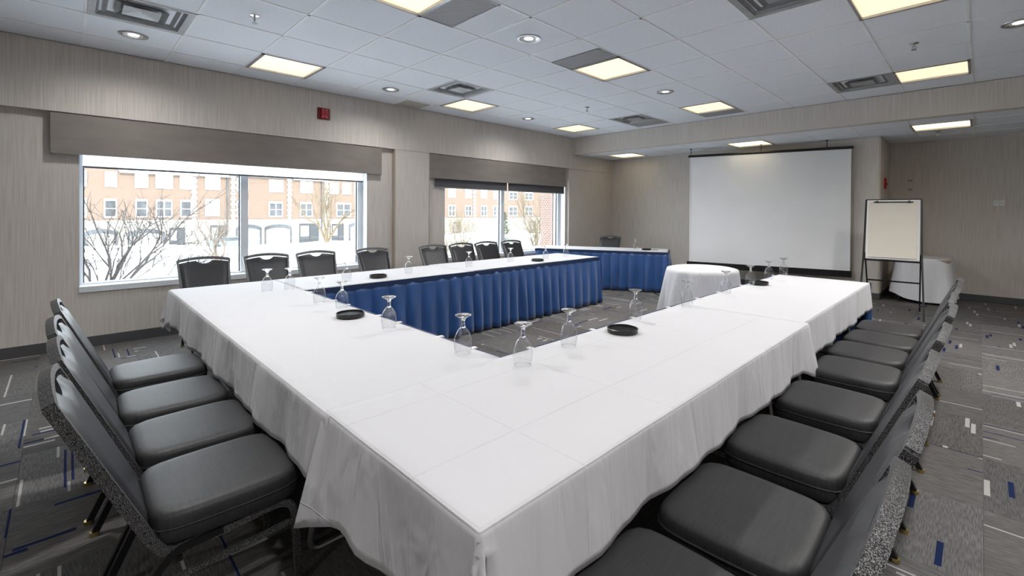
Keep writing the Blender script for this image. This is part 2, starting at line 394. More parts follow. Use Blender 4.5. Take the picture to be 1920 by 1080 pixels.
# ------------------------------------------------------------------ ceiling: grid, tiles and fixtures
ceil = struct('ceiling', box((-.42, YN, H+.03), (XR, YR+.3, H+.2)), 'ceil')
low = struct('ceiling_alcove', box((0, YB+.16, ZL+.03), (XR, YR, ZL+.15)), 'ceil')
def gx(i): return X0 + D*i
NI, NJ = 11, 12
xs = [0] + [gx(i) for i in range(0, NI+1)]
JN = -3
ys = [D*j for j in range(JN, NJ)] + [YB]
fix = {}     # cell -> kind, cells counted from the window wall and the first cross bar
LIGHT = [(0, 2), (4, 2), (0, 6), (4, 6), (8, 6), (0, 10), (4, 10), (8, 10), (8, 2)]
DIFF = [(1, 0), (1, 5), (2, 10), (7, 10), (7, 5)]
for c in LIGHT: fix[c] = 'light'
for c in DIFF: fix[c] = 'diff'
HALF = {(4, 3): 0, (4, 5): 1, (4, 11): 0, (2, 11): 0}    # grille in the near (0) or far (1) half of the cell
tcache = {}
def ctile(w, l):
    k = (round(w, 3), round(l, 3))
    if k not in tcache:
        g = .007; tcache[k] = box((-w/2+g, -l/2+g, 0), (w/2-g, l/2-g, .018)).mesh('ceiling_tile', 'ceil')
    return tcache[k]
def put_tile(xa, xb, ya, yb, z, par): link('ceiling_tile', ctile(xb-xa, yb-ya), par, loc=((xa+xb)/2, (ya+yb)/2, z+.004))
def bar(par, a, b, z):
    w = .012
    if a[0] == b[0]: bb = box((a[0]-w, a[1], z), (a[0]+w, b[1], z+.004))
    else: bb = box((a[0], a[1]-w, z), (b[0], b[1]+w, z+.004))
    bb.build('grid_bar', 'tbar', par)
for i in range(-1, NI):
    xa, xb = (0, X0) if i < 0 else (gx(i), gx(i+1))
    for jj in range(len(ys)-1):
        j = jj+JN; ya, yb = ys[jj], ys[jj+1]
        if (i, j) in fix: continue
        if (i, j) in HALF:
            ym = ya + D*.5
            if HALF[(i, j)] == 0: put_tile(xa, xb, ym, yb, H, ceil) if yb-ym > .1 else None
            else: put_tile(xa, xb, ya, ym, H, ceil)
            continue
        put_tile(xa, xb, ya, yb, H, ceil)
for i in range(0, NI+1): bar(ceil, (gx(i), ys[0]), (gx(i), YB), H)
for y in ys[:-1]: bar(ceil, (0, y), (gx(NI), y), H)
# alcove ceiling
ysl = [YB+.16] + [D*(k+.77) for k in range(12, 16) if D*(k+.77) < YR-.02] + [YR]
LOWL = [(0, 1), (4, 1), (8, 1)]
for i in range(-1, NI):
    xa, xb = (0, X0) if i < 0 else (gx(i), gx(i+1))
    for k in range(len(ysl)-1):
        ya, yb = ysl[k], ysl[k+1]
        if (i, k) in LOWL: continue
        if xb <= XE and ya >= YS: continue
        if ya < YS < yb and xb <= XE: yb = YS
        if xa < XE < xb and yb > YS:
            if ya < YS: put_tile(xa, xb, ya, YS, ZL, low); ya = YS
            xa2 = XE; put_tile(xa2, xb, ya, yb, ZL, low) if yb-ya > .05 else None; continue
        put_tile(xa, xb, ya, yb, ZL, low)
for i in range(0, NI+1): bar(low, (gx(i), YB+.16), (gx(i), YS if gx(i) < XE else YR), ZL)
for y in ysl[1:-1]: bar(low, (0 if y < YS else XE, y), (gx(NI), y), ZL)

def light_panel(xc, yc, z, label, group, lens='panel'):
    t = thing('ceiling_light', label, 'ceiling light', (xc, yc, z), group=group)
    h = D/2-.004; f = MB()
    for a, b in (((-h, -h), (h, -h+.03)), ((-h, h-.03), (h, h)), ((-h, -h), (-h+.022, h)), ((h-.022, -h), (h, h))):
        f.box((a[0], a[1], -.006), (b[0], b[1], .03))
    f.build('frame', 'steel', t)
    q = h-.02
    MB().grid(lambda u, v: (-q+2*q*u, -q+2*q*v, .012+.004*math.sin(u*math.pi)), 8, 1).build('lens', lens, t)
    return t
for (i, j) in LIGHT:
    col = {0: 'in the row along the window wall', 4: 'in the middle row', 8: 'in the row on the aisle side'}[i]
    light_panel(gx(i+.5), D*(j+.5), H, 'warm ceiling light %s, %s out from the beam' % (col, {10: 'first', 6: 'second', 2: 'third'}[j]), 'light panels in the main ceiling')
for (i, k) in LOWL:
    light_panel(gx(i+.5), (ysl[k]+ysl[k+1])/2, ZL, 'square warm light in the lowered ceiling ' + {0: 'near the window wall corner', 4: 'above the projection screen', 8: 'in front of the easel and alcove'}[i], 'light panels in the lowered ceiling', 'panel_low')
for (i, j) in [(4, -6), (8, -2), (8, -6), (12, 2), (12, 6), (12, 10), (12, -2), (0, -6)]:   # same fixtures behind the viewer
    light_panel(gx(i+.5), D*(j+.5), H+.024, 'square warm fluorescent panel in the rear part of the room', 'light panels in the rear of the room')

def diffuser(xc, yc, z, label):
    t = thing('air_diffuser', label, 'air vent', (xc, yc, z), group='square air diffusers in the ceiling')
    h = D/2-.004
    def ring(mb, r0, z0, r1, z1):
        P = lambda r, zz: [(-r, -r, zz), (r, -r, zz), (r, r, zz), (-r, r, zz)]
        mb.rings([P(r0, z0), P(r1, z1), P(r1-.006, z1+.004), P(r0-.006, z0+.004)], False, True)
    m = MB(); ring(m, h, -.004, h-.05, .0); ring(m, h-.05, .0, h-.075, .05); m.build('frame', 'diff', t)
    box((-h+.01, -h+.01, .055), (h-.01, h-.01, .058)).build('duct', 'duct', t)
    for r, zz in ((.235, .012), (.165, .0)):
        m = MB(); ring(m, r, zz, r-.045, zz+.03); m.build('vane', 'diff', t)
    MB().grid(lambda u, v: (-.12+.24*u, -.12+.24*v, .0+.022*(1-max(abs(u-.5), abs(v-.5))*2)), 6, 6).build('centre_plate', 'diff', t)
    return t
for (i, j) in DIFF:
    diffuser(gx(i+.5), D*(j+.5), H, 'stepped metal air diffuser ' + {(1, 0): 'beside a downlight near the long valance', (1, 5): 'next to the light by the beige access panel',
             (2, 10): 'by the beam, with a grille strip attached', (7, 10): 'beside a light, next to the beam', (7, 5): 'beside the aisle-side light, second out from the beam'}[(i, j)])
def grille(i, j, half):
    t = thing('return_grille', 'grey perforated half-tile grille ' + {(4, 3): 'on the middle-row light third out from the beam', (4, 5): 'on the middle-row light second out from the beam', (4, 11): 'between the beam and a middle-row light', (2, 11): 'between the beam and a diffuser'}[(i, j)], 'air vent', (gx(i+.5), D*(j+(.25 if half == 0 else .75)), H), group='half-tile perforated grilles in the ceiling')
    w = D/2-.006; l = D/4-.004
    box((-w, -l, .0), (w, l, .006)).build('perforated_plate', 'grille', t)
    f = MB()
    for a, b in (((-w, -l), (w, -l+.012)), ((-w, l-.012), (w, l)), ((-w, -l), (-w+.012, l)), ((w-.012, -l), (w, l))): f.box((a[0], a[1], -.004), (b[0], b[1], .0))
    f.build('frame', 'diff', t)
for (i, j), hf in HALF.items(): grille(i, j, hf)
def downlight(xc, yc, z, label, group, watts=DOWNLIGHT_W):
    t = thing('recessed_downlight', label, 'downlight', (xc, yc, z), group=group)
    MB().lathe([(.112, -.002), (.110, -.008), (.09, -.006), (.088, .0)], 28).build('trim_ring', 'steel', t, smooth=True)
    MB().lathe([(.088, -.004), (.07, .0), (.066, .003)], 28).build('reflector', 'can', t, smooth=True)
    MB().lathe([(.066, .002), (.03, -.001), (.0005, -.002)], 28).build('lamp', 'lamp', t, smooth=True)
    ld = bpy.data.lights.new('downlight', 'SPOT'); lo = bpy.data.objects.new('lamp_light', ld); COL.objects.link(lo); lo.parent = t
    ld.energy = watts; ld.spot_size = math.radians(165); ld.spot_blend = 1; ld.shadow_soft_size = .06; ld.color = (1, .975, .945)
    lo.location = (0, 0, -.07)
DL = [(0, 0), (0, 4), (0, 8), (4, 4), (4, 8), (9, 8), (4, 0), (9, 4), (9, 0)]
ORD = ['first', 'second', 'third', 'fourth', 'fifth', 'sixth', 'seventh', 'eighth', 'ninth']
for (i, j) in DL:
    col = {0: 'the ceiling row along the window wall', 4: 'the middle ceiling row', 9: 'the ceiling row above the carpeted aisle'}[i]
    downlight(gx(i+.47), D*(j+.5), H+.004, 'recessed downlight in %s, %s out from the beam' % (col, ORD[{8: 0, 4: 1, 0: 2}[j]]), 'recessed downlights in the ceiling', DOWNLIGHT_W*(.4 if i == 0 else 2.1 if j == 8 else 1.1))
for (x, y) in [(3.4, -3.2), (6.6, -3.2), (9.3, -3.2), (9.3, .4), (9.3, 3.2), (9.3, 6.2)]:
    downlight(x, y, H+.03, 'round recessed downlight in the rear part of the room', 'downlights in the rear of the room', DOWNLIGHT_W*.8)
def sprinkler(x, y, z, label):
    t = thing('sprinkler_head', label, 'sprinkler', (x, y, z), group='fire sprinkler heads')
    MB().lathe([(.0005, .003), (.038, .003), (.038, -.003), (.014, -.010), (.0005, -.010)], 20).build('escutcheon', 'chrome', t, smooth=True)
    m = MB(); m.tube([(0, 0, -.008), (0, 0, -.03)], .009, 10)
    for s in (-1, 1): m.tube([(s*.008, 0, -.028), (s*.016, 0, -.042), (0, 0, -.06)], .003, 6)
    m.build('frame_arms', 'chrome', t)
    MB().lathe([(.0005, -.060), (.022, -.060), (.022, -.063), (.0005, -.063)], 16).build('deflector', 'chrome', t)
for i, j, w_ in ((2.47, 1.52, 'between the wide window and the middle row of lights'), (2.45, 8.5, 'near the beam on the window side'), (8.42, 8.5, 'between two lights on the aisle side')):
    sprinkler(gx(i), D*j, H+.002, 'chrome sprinkler in the main ceiling '+w_)
sprinkler(gx(8.4), D*14.15, ZL+.002, 'small chrome sprinkler head hanging from the lowered ceiling')
t = thing('access_panel', 'beige square access panel in the cut ceiling row by the window wall', 'access panel', (.2, D*5.52, H))
m = MB(); m.box((-.19, -.20, -.004), (.19, .20, .002)); m.build('plate', mat('beige_panel', (.45, .43, .38), .6, noise=.05), t)
MB().lathe([(.0005, -.006), (.012, -.006), (.012, -.003)], 12).build('latch', 'black', t)

# ------------------------------------------------------------------ windows, valances, shades
def window(n, w, mull, xg=-.28):
    y0, y1, z0, z1 = w
    t = link('window_%d' % n, None, None, kind='structure', loc=(0, 0, 0))
    f = MB(); fx0, fx1 = xg-.04, xg+.05
    f.box((fx0, y0, z0+.045), (fx1, y0+.035, z1-.05)); f.box((fx0, y1-.075, z0+.045), (fx1, y1, z1-.05))
    f.box((fx0, y0, z0), (fx1, y1, z0+.045)); f.box((fx0, y0, z1-.05), (fx1, y1, z1))
    f.build('window_frame', 'white_pvc', t)
    f = MB(); f.box((fx0, mull-.042, z0+.045), (fx1+.01, mull+.042, z1-.05)); f.build('mullion', 'white_pvc', t)
    g = MB()
    for a, b in ((y0+.035, mull-.042), (mull+.042, y1-.075)):
        g2 = MB(); g2.box((xg-.004, a, z0+.045), (xg+.004, b, z1-.05)); g2.build('pane', 'glass', t)
        for yy, s in ((a, 1), (b, -1)): g.box((xg-.012, yy, z0+.045), (xg+.014, yy+s*.010, z1-.05))
    g.build('gasket', 'dark_gasket', t)
    s = MB(); s.box((xg+.05, y0+.002, z0+.001), (XW, y1-.002, z0+.028)); s.box((XW, y0-.0, z0-.03), (XW+.022, y1, z0+.028)); s.build('window_sill', 'white_pvc', t)
    for yy, a, b in ((y0, 0, .008), (y1, -.008, 0)):
        j = MB(); j.box((xg+.05, yy+a, z0+.028), (XW+.004, yy+b, z1)); j.build('jamb', 'white_pvc', t)
window(1, W1, 1.477); window(2, W2, 5.895)
def valance(y0, y1, label):
    t = thing('window_valance', label, 'valance', (0, (y0+y1)/2, 1.975))
    l = (y1-y0)/2
    m = MB(); m.box((-.022, -l, 0), (-.006, l, .398)); m.build('front_board', 'valance', t)
    for ya in (-l, l-.016): box((XW+.001, ya, 0), (-.022, ya+.016, .398)).build('end_return', 'valance', t)
valance(-.227, 3.237, 'long taupe fabric valance above the wide window by the wall corner')
valance(4.075, 7.567, 'taupe fabric valance above the window with dark roller shades')
sh = thing('roller_shade', 'sheer white roller shade pulled slightly down with a grey hem bar', 'roller shade', (-.125, 1.5, 1.87))
box((-.001, -1.50, 0), (.001, 1.50, .205)).build('fabric', 'shade_light', sh)
box((-.006, -1.50, -.02), (.006, 1.50, .0)).build('hem_bar', mat('grey_hem_bar', (.22, .22, .24), .5, noise=.1), sh)
for ya, yb, lab in ((4.22, 5.855, 'dark grey roller shade over the left pane, beside the wall pillar'), (5.885, 7.55, 'dark grey roller shade over the pane toward the room corner')):
    sh = thing('roller_shade', lab, 'roller shade', (-.052, (ya+yb)/2, 1.835)); l = (yb-ya)/2
    box((-.001, -l, 0), (.001, l, .22)).build('fabric', 'shade_dark', sh)
    box((-.006, -l, -.016), (.006, l, .0)).build('hem_bar', mat('shade_hem', (.3, .3, .32), .5, noise=.1), sh)

# fire alarm strobe on the header, wall plates
t = thing('fire_alarm', 'red square fire alarm sounder on the header above the valance', 'fire alarm', (0, 2.373, 2.757))
box((0, -.083, -.078), (.018, .083, .078)).build('back_plate', 'darkred', t)
m = MB(); m.box((.018, -.04, -.06), (.045, .04, .06)); m.build('body', 'red', t)
MB().box((.045, -.014, -.018), (.048, .014, .018)).build('lens', 'darkred', t)
for yy in (-.028, .028):
    for zz in (-.048, .05): MB().box((.0455, yy-.005, zz-.005), (.047, yy+.005, zz+.005)).build('screw', 'plate', t)
t = thing('wall_thermostat', 'small white rectangular control plate on the far beige wall', 'thermostat', (6.687, YR, 1.61))
box((-.062, -.022, -.045), (.062, 0, .045)).build('plate', 'plate', t)
for a, b in ((-.03, .012), (.004, -.016), (.006, .02), (.032, 0.004)): box((a-.007, -.025, b-.007), (a+.007, -.022, b+.007)).build('button', 'steel', t)
t = thing('fire_pull_station', 'narrow red alarm fixture on the side of the wall return', 'fire alarm', (XE, YS+.45, 1.95))
box((0, -.06, -.09), (.03, .06, .09)).build('body', 'red', t); box((.03, -.035, -.03), (.04, .035, .01)).build('handle', 'darkred', t)
for zz in (2.02, 1.86):
    t = thing('wall_switch', 'tiny pale plate on the alcove wall beside the wall return', 'wall plate', (5.58, YR, zz), group='pale plates by the wall return')
    box((-.03, -.006, -.014), (.03, 0, .014)).build('plate', 'valance', t); box((-.008, -.010, -.005), (.008, -.006, .005)).build('toggle', 'plate', t)

# ------------------------------------------------------------------ folding tables
def folding_table(cx, cy, w, l, rz, label, group, top=T-.008):
    """w along local x, l along local y"""
    t = thing('folding_table', label, 'table', (cx, cy, 0), rz, group)
    box((-w/2, -l/2, top-.028), (w/2, l/2, top)).build('tabletop', 'plywood', t)
    for s in (-1, 1):
        m = MB(); yy = s*(l/2-.30)
        pts = fillet([(-w/2+.09, yy, top-.03), (-w/2+.09, yy, .30), (-w/2+.05, yy, .012), (w/2-.05, yy, .012), (w/2-.09, yy, .30), (w/2-.09, yy, top-.03)], .05)
        # two posts and a low cross bar, bent from one tube
        m.tube(pts, .0125, 8, ref=(0, 1, 0)); m.tube([(-w/2+.09, yy, .42), (w/2-.09, yy, .42)], .009, 8, ref=(0, 1, 0))
        m.build('leg', 'steel', t, smooth=True)
    return t
G_T = 'folding tables of the hollow square'
TW = .80; TL = 2.60
folding_table(5.27, .53+1.325, TW, TL, 0, 'folding table under the near white cloth beside the aisle chairs', G_T)
folding_table(5.245, 3.25+1.19, TW, 2.34, 0, 'folding table under the white cloth beside the easel', G_T)
folding_table(3.56, .937, TW, 2.50, math.pi/2, 'folding table under the white cloth linking the two long rows', G_T)
folding_table(1.84, .545+1.3, TW, TL, 0, 'folding table on the window side nearest the wide window', G_T)
folding_table(1.80, 3.165+1.27, TW, 2.50, 0, 'folding table on the window side nearest the corner table', G_T)
DA = math.radians(26.0); DO = Vector((.34, 6.26, 0)); DL_ = 2.45; DW = .76
dx = Vector((math.cos(DA), math.sin(DA), 0)); dn = Vector((-math.sin(DA), math.cos(DA), 0))
dc = DO + dx*DL_/2 + dn*DW/2
folding_table(dc.x, dc.y, DW-.02, DL_-.02, DA-math.pi/2, 'folding table standing askew in the far corner under a blue skirt', G_T)

# ------------------------------------------------------------------ table cloths
def hash1(a): return (math.sin(a*127.1+3.7)*43758.5453) % 1
def wav(s, seed):
    return (math.sin(s*7.3+seed) + .7*math.sin(s*15.1+seed*2.3) + .45*math.sin(s*31.0+seed*1.7))/2.15
def edge(o, r=.011):
    if o < r*1.5708: return r*math.sin(o/r), r*(1-math.cos(o/r))
    return r, r+o-r*1.5708
def cloth(name, x0, x1, y0, y1, z, drop, label, seed, cat='tablecloth', parent=None, flare=None, group=None):
    """drop: lengths hanging on sides 'xm','xp','ym','yp' (0 = cut flush). flare: (side, end) cut ends that swing out"""
    dm = lambda k: drop.get(k, 0)
    def axis(a, b, da, db, n):
        L = []
        if da > 0: L += [a-da*(1-k/12) for k in range(12)] + [a-.012, a-.005]
        L += [a+(b-a)*k/n for k in range(n+1)]
        if db > 0: L += [b+.005, b+.012] + [b+db*(k+1)/12 for k in range(12)]
        return L
    X = axis(x0, x1, dm('xm'), dm('xp'), max(6, int((x1-x0)/.045))); Y = axis(y0, y1, dm('ym'), dm('yp'), max(6, int((y1-y0)/.045)))
    vs = []
    for yv in Y:
        for xv in X:
            ox = max(0, xv-x1, x0-xv); oy = max(0, yv-y1, y0-yv)
            sx = 1 if xv > x1 else -1; sy = 1 if yv > y1 else -1
            px = min(max(xv, x0), x1); py = min(max(yv, y0), y1); pz = z
            if ox and oy:
                r = math.hypot(ox, oy)*.94; th = math.atan2(oy, ox); k = r/.33
                e0, e1 = edge(r); out = e0 + k*(.016+.060*math.sin(4*th)**2) - k*.030*math.exp(-((th-.785)/.13)**2)
                px += sx*out*math.cos(th)*1.0; py += sy*out*math.sin(th); pz = z - e1*.98
            elif ox:
                k = ox/.33; a = wav(yv, seed+sx)
                e0, e1 = edge(ox); px += sx*(e0 + k*(.016+.026*a)); py += .006*k*math.sin(yv*19+seed)
                pz = z-e1 - .010*k*math.sin(yv*2.1+seed)
                for (sd, e, amt) in (flare or []):
                    if sd == ('xp' if sx > 0 else 'xm'):
                        q = max(0, 1-abs(yv-(y1 if e > 0 else y0))/.16); px += sx*amt*q*k; py += e*.05*q*k; pz -= .10*q*k
            elif oy:
                k = oy/.33; a = wav(xv, seed+2+sy)
                e0, e1 = edge(oy); py += sy*(e0 + k*(.016+.026*a)); px += .006*k*math.sin(xv*19+seed)
                pz = z-e1 - .010*k*math.sin(xv*2.3+seed)
                for (sd, e, amt) in (flare or []):
                    if sd == ('yp' if sy > 0 else 'ym'):
                        q = max(0, 1-abs(xv-(x1 if e > 0 else x0))/.16); py += sy*amt*q*k; px += e*.06*q*k; pz -= .10*q*k
            else:
                pz += .0012*wav(xv*1.7+yv*.9, seed)
            vs.append((px, py, pz))
    w = len(X); fs = [(j*w+i, j*w+i+1, (j+1)*w+i+1, (j+1)*w+i) for j in range(len(Y)-1) for i in range(w-1)]
    cx, cy = (x0+x1)/2, (y0+y1)/2
    vs = [(a-cx, b-cy, c) for a, b, c in vs]
    me = MB().add(vs, fs).mesh(name, 'cloth', 'all', fix=False)
    o = link(name, me, parent, label, cat, group, loc=(cx, cy, 0))
    md = o.modifiers.new('thick', 'SOLIDIFY'); md.thickness = .0025; md.offset = 1
    return o
DR = .305
cloth('tablecloth', 4.852, 5.694, .528, 3.20, T+.004, {'xp': .270, 'ym': .315}, 'white cloth over the near end of the aisle row, with folded corner', 1.3, flare=[('ym', -1, .07), ('xp', 1, .05)])
cloth('tablecloth', 4.84, 5.668, 3.12, 5.625, T, {'xp': .262}, 'white cloth on the half of the aisle row beside the easel', 4.1)
cloth('tablecloth', 1.42, 4.90, .522, 1.345, T, {'ym': .272, 'xm': DR}, 'white cloth over the short row in front of four chairs', 2.2, flare=[('ym', -1, .03)])
cloth('tablecloth', 1.40, 2.235, 1.349, 3.25, T-.0005, {'xm': DR}, 'white cloth on the window row, half beside the wide window', 5.6)
cloth('tablecloth', 1.36, 2.205, 3.20, 5.74, T+.001, {'xm': DR}, 'white cloth on the window row, half toward the corner table', 6.4)
c = cloth('tablecloth', -DL_/2, DL_/2, -DW/2, DW/2, T, {}, 'white cloth on top of the angled corner table', 7.7)
c.location = (dc.x, dc.y, 0); c.rotation_euler = (0, 0, DA)

# ------------------------------------------------------------------ pleated blue skirts
def skirt(path, ztop, label, seed, pitch=.165, name='table_skirt', zbot=.018, amp=.058, clips=0):
    """path runs with the outside on its right-hand side"""
    pts = [Vector((p[0], p[1], 0)) for p in path]; seg = []
    for a, b in zip(pts, pts[1:]):
        L = (b-a).length; n = max(8, int(L/.0135)); tdir = (b-a)/L; nrm = Vector((tdir.y, -tdir.x, 0))
        for k in range(n+(1 if b is pts[-1] else 0)): seg.append((a+tdir*(L*k/n), nrm, tdir))
    org = pts[0].copy(); s = 0; cols = []; NZ = 9
    for k, (p, nrm, td) in enumerate(seg):
        if k: s += (p-seg[k-1][0]).length
        ph = s/pitch + .35*math.sin(s*2.1+seed); fr = ph % 1; cell = math.floor(ph)
        saw = abs(math.sin(math.pi*fr))**.75 + .18*math.sin(2*math.pi*fr)    # rounded pleat, sharp valley
        g = .65+.7*hash1(cell+seed)
        col = []
        for iz in range(NZ+1):
            q = iz/NZ; zz = ztop+(zbot-ztop)*q
            aa = amp*(.06+1.08*min(1, q/.5)**.9*(.6+.4*q))*g
            off = .006 + .030*q + aa*(saw-.3) + .004*math.sin(q*5+cell)*q
            sl = (hash1(cell*3.1+seed)-.5)*.05*q
            col.append(p - org + nrm*off + td*sl + Vector((0, 0, zz + (.010*hash1(cell+9.1)*q if iz == NZ else 0))))
        cols.append(col)
    vs = [v for c_ in cols for v in c_]; w = NZ+1
    fs = [(i*w+j, i*w+j+1, (i+1)*w+j+1, (i+1)*w+j) for i in range(len(cols)-1) for j in range(NZ)]
    t = thing(name, label, 'table skirt', org)
    me = MB().add(vs, fs).mesh('pleated_fabric', 'blue', 'all', fix=False); o = link('pleated_fabric', me, t)
    md = o.modifiers.new('thick', 'SOLIDIFY'); md.thickness = .002; md.offset = 0
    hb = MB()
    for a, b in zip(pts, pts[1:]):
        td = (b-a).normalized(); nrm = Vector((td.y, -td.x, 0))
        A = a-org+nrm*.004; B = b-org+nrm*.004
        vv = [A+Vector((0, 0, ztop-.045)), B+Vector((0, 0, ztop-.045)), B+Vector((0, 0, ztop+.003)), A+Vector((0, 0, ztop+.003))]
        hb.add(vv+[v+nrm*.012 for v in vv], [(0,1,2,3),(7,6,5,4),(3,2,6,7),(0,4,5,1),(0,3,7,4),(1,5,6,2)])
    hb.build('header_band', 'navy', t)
    for k in range(clips):
        q = (k+.5+.2*math.sin(k*3+seed))/clips; a, b = pts[0], pts[1]; p = a.lerp(b, q)-org; td = (b-a).normalized(); nrm = Vector((td.y, -td.x, 0))
        cm = MB(); R = Matrix((td, nrm, Vector((0, 0, 1)))).transposed()
        cm.box((-.014, -.03, ztop+.002), (.014, .020, ztop+.008), R, p); cm.box((-.012, .017, ztop-.03), (.012, .022, ztop+.004), R, p)
        cm.build('skirt_clip', 'whiteboard', t)
    return t
skirt([(2.238, 1.36), (2.212, 5.744), (1.40, 5.744)], T-.004, 'royal blue pleated skirt along the inner side of the window row', 1.1)
skirt([(2.26, 1.352), (4.838, 1.352)][::-1], T-.004, 'royal blue pleated skirt on the inner side of the short row', 2.7, clips=7)
skirt([(4.832, 5.63), (4.832, 1.36)], T-.004, 'royal blue pleated skirt on the inner side of the aisle row', 3.9, clips=9)
skirt([(4.845, 5.634), (5.69, 5.634)][::-1], T-.004, 'royal blue pleated skirt end hanging at the easel end of the aisle row', 5.2)
q0 = DO; q1 = DO+dx*DL_; q2 = q1+dn*DW; q3 = DO+dn*DW
skirt([(q3.x, q3.y), (q0.x, q0.y), (q1.x, q1.y), (q2.x, q2.y)], T-.004, 'royal blue pleated skirt around the angled corner table', 6.3)

# ------------------------------------------------------------------ round table with cloth to the floor
RX, RY, RR = 3.93, 5.62, .43
t = thing('round_table', 'small round pedestal table under a floor-length white cloth', 'table', (RX, RY, 0))
MB().lathe([(.0005, T-.035), (RR-.01, T-.035), (RR-.01, T-.008), (.0005, T-.008)], 32).build('tabletop', 'plywood', t)
MB().lathe([(.2, .0), (.2, .02), (.03, .04), (.03, T-.035)], 20).build('pedestal', 'steel', t)
def rc(u, v):
    th = 2*math.pi*u
    if v < .3: r = RR*v/.3; return (r*math.cos(th), r*math.sin(th), T)
    q = (v-.3)/.7; a = math.sin(th*9+.6)+.5*math.sin(th*14+2.1)
    r = RR+.008*min(1, q*12)+q*(.085+.045*a); zz = T-.004-(T-.02)*q
    return (r*math.cos(th), r*math.sin(th), zz)
m = MB().grid(rc, 120, 26)
o = link('tablecloth', m.mesh('round_tablecloth', 'cloth', 'all', fix=False), None, 'round white cloth hanging to the carpet over the small round table', 'tablecloth', loc=(RX, RY, 0))

# ------------------------------------------------------------------ draped side table in the alcove
t = thing('side_table', 'small rectangular table under a long white cloth in the alcove behind the easel', 'table', (5.83, 9.80, 0))
box((-.33, -.42, T-.035), (.33, .42, T-.006)).build('tabletop', 'plywood', t)
for sx in (-1, 1):
    for sy in (-1, 1): MB().tube([(sx*.29, sy*.37, T-.03), (sx*.29, sy*.37, 0)], .014, 8).build('leg', 'blackmetal', t)
def sc(u, v):
    # rounded rectangle rings from the centre out and then down
    th = 2*math.pi*u; c_, s_ = math.cos(th), math.sin(th); n = 5.0
    rr = (abs(c_/.345)**n + abs(s_/.43)**n)**(-1/n)
    if v < .3: r = rr*v/.3; return (r*c_, r*s_, T)
    q = (v-.3)/.7; a = math.sin(th*7+1.0)+.6*math.sin(th*12+.4); cn = abs(math.sin(2*th))**6
    r = rr+.008*min(1, q*10)+q*(.035+.022*a+.05*cn)
    return (r*c_, r*s_, T-.004-(T-.13+.09*math.sin(th*1+2.6)-.04*cn)*q)
link('tablecloth', MB().grid(sc, 110, 24).mesh('side_tablecloth', 'cloth', 'all', fix=False), None, 'long white cloth with uneven hem over the alcove side table', 'tablecloth', loc=(5.83, 9.80, 0))

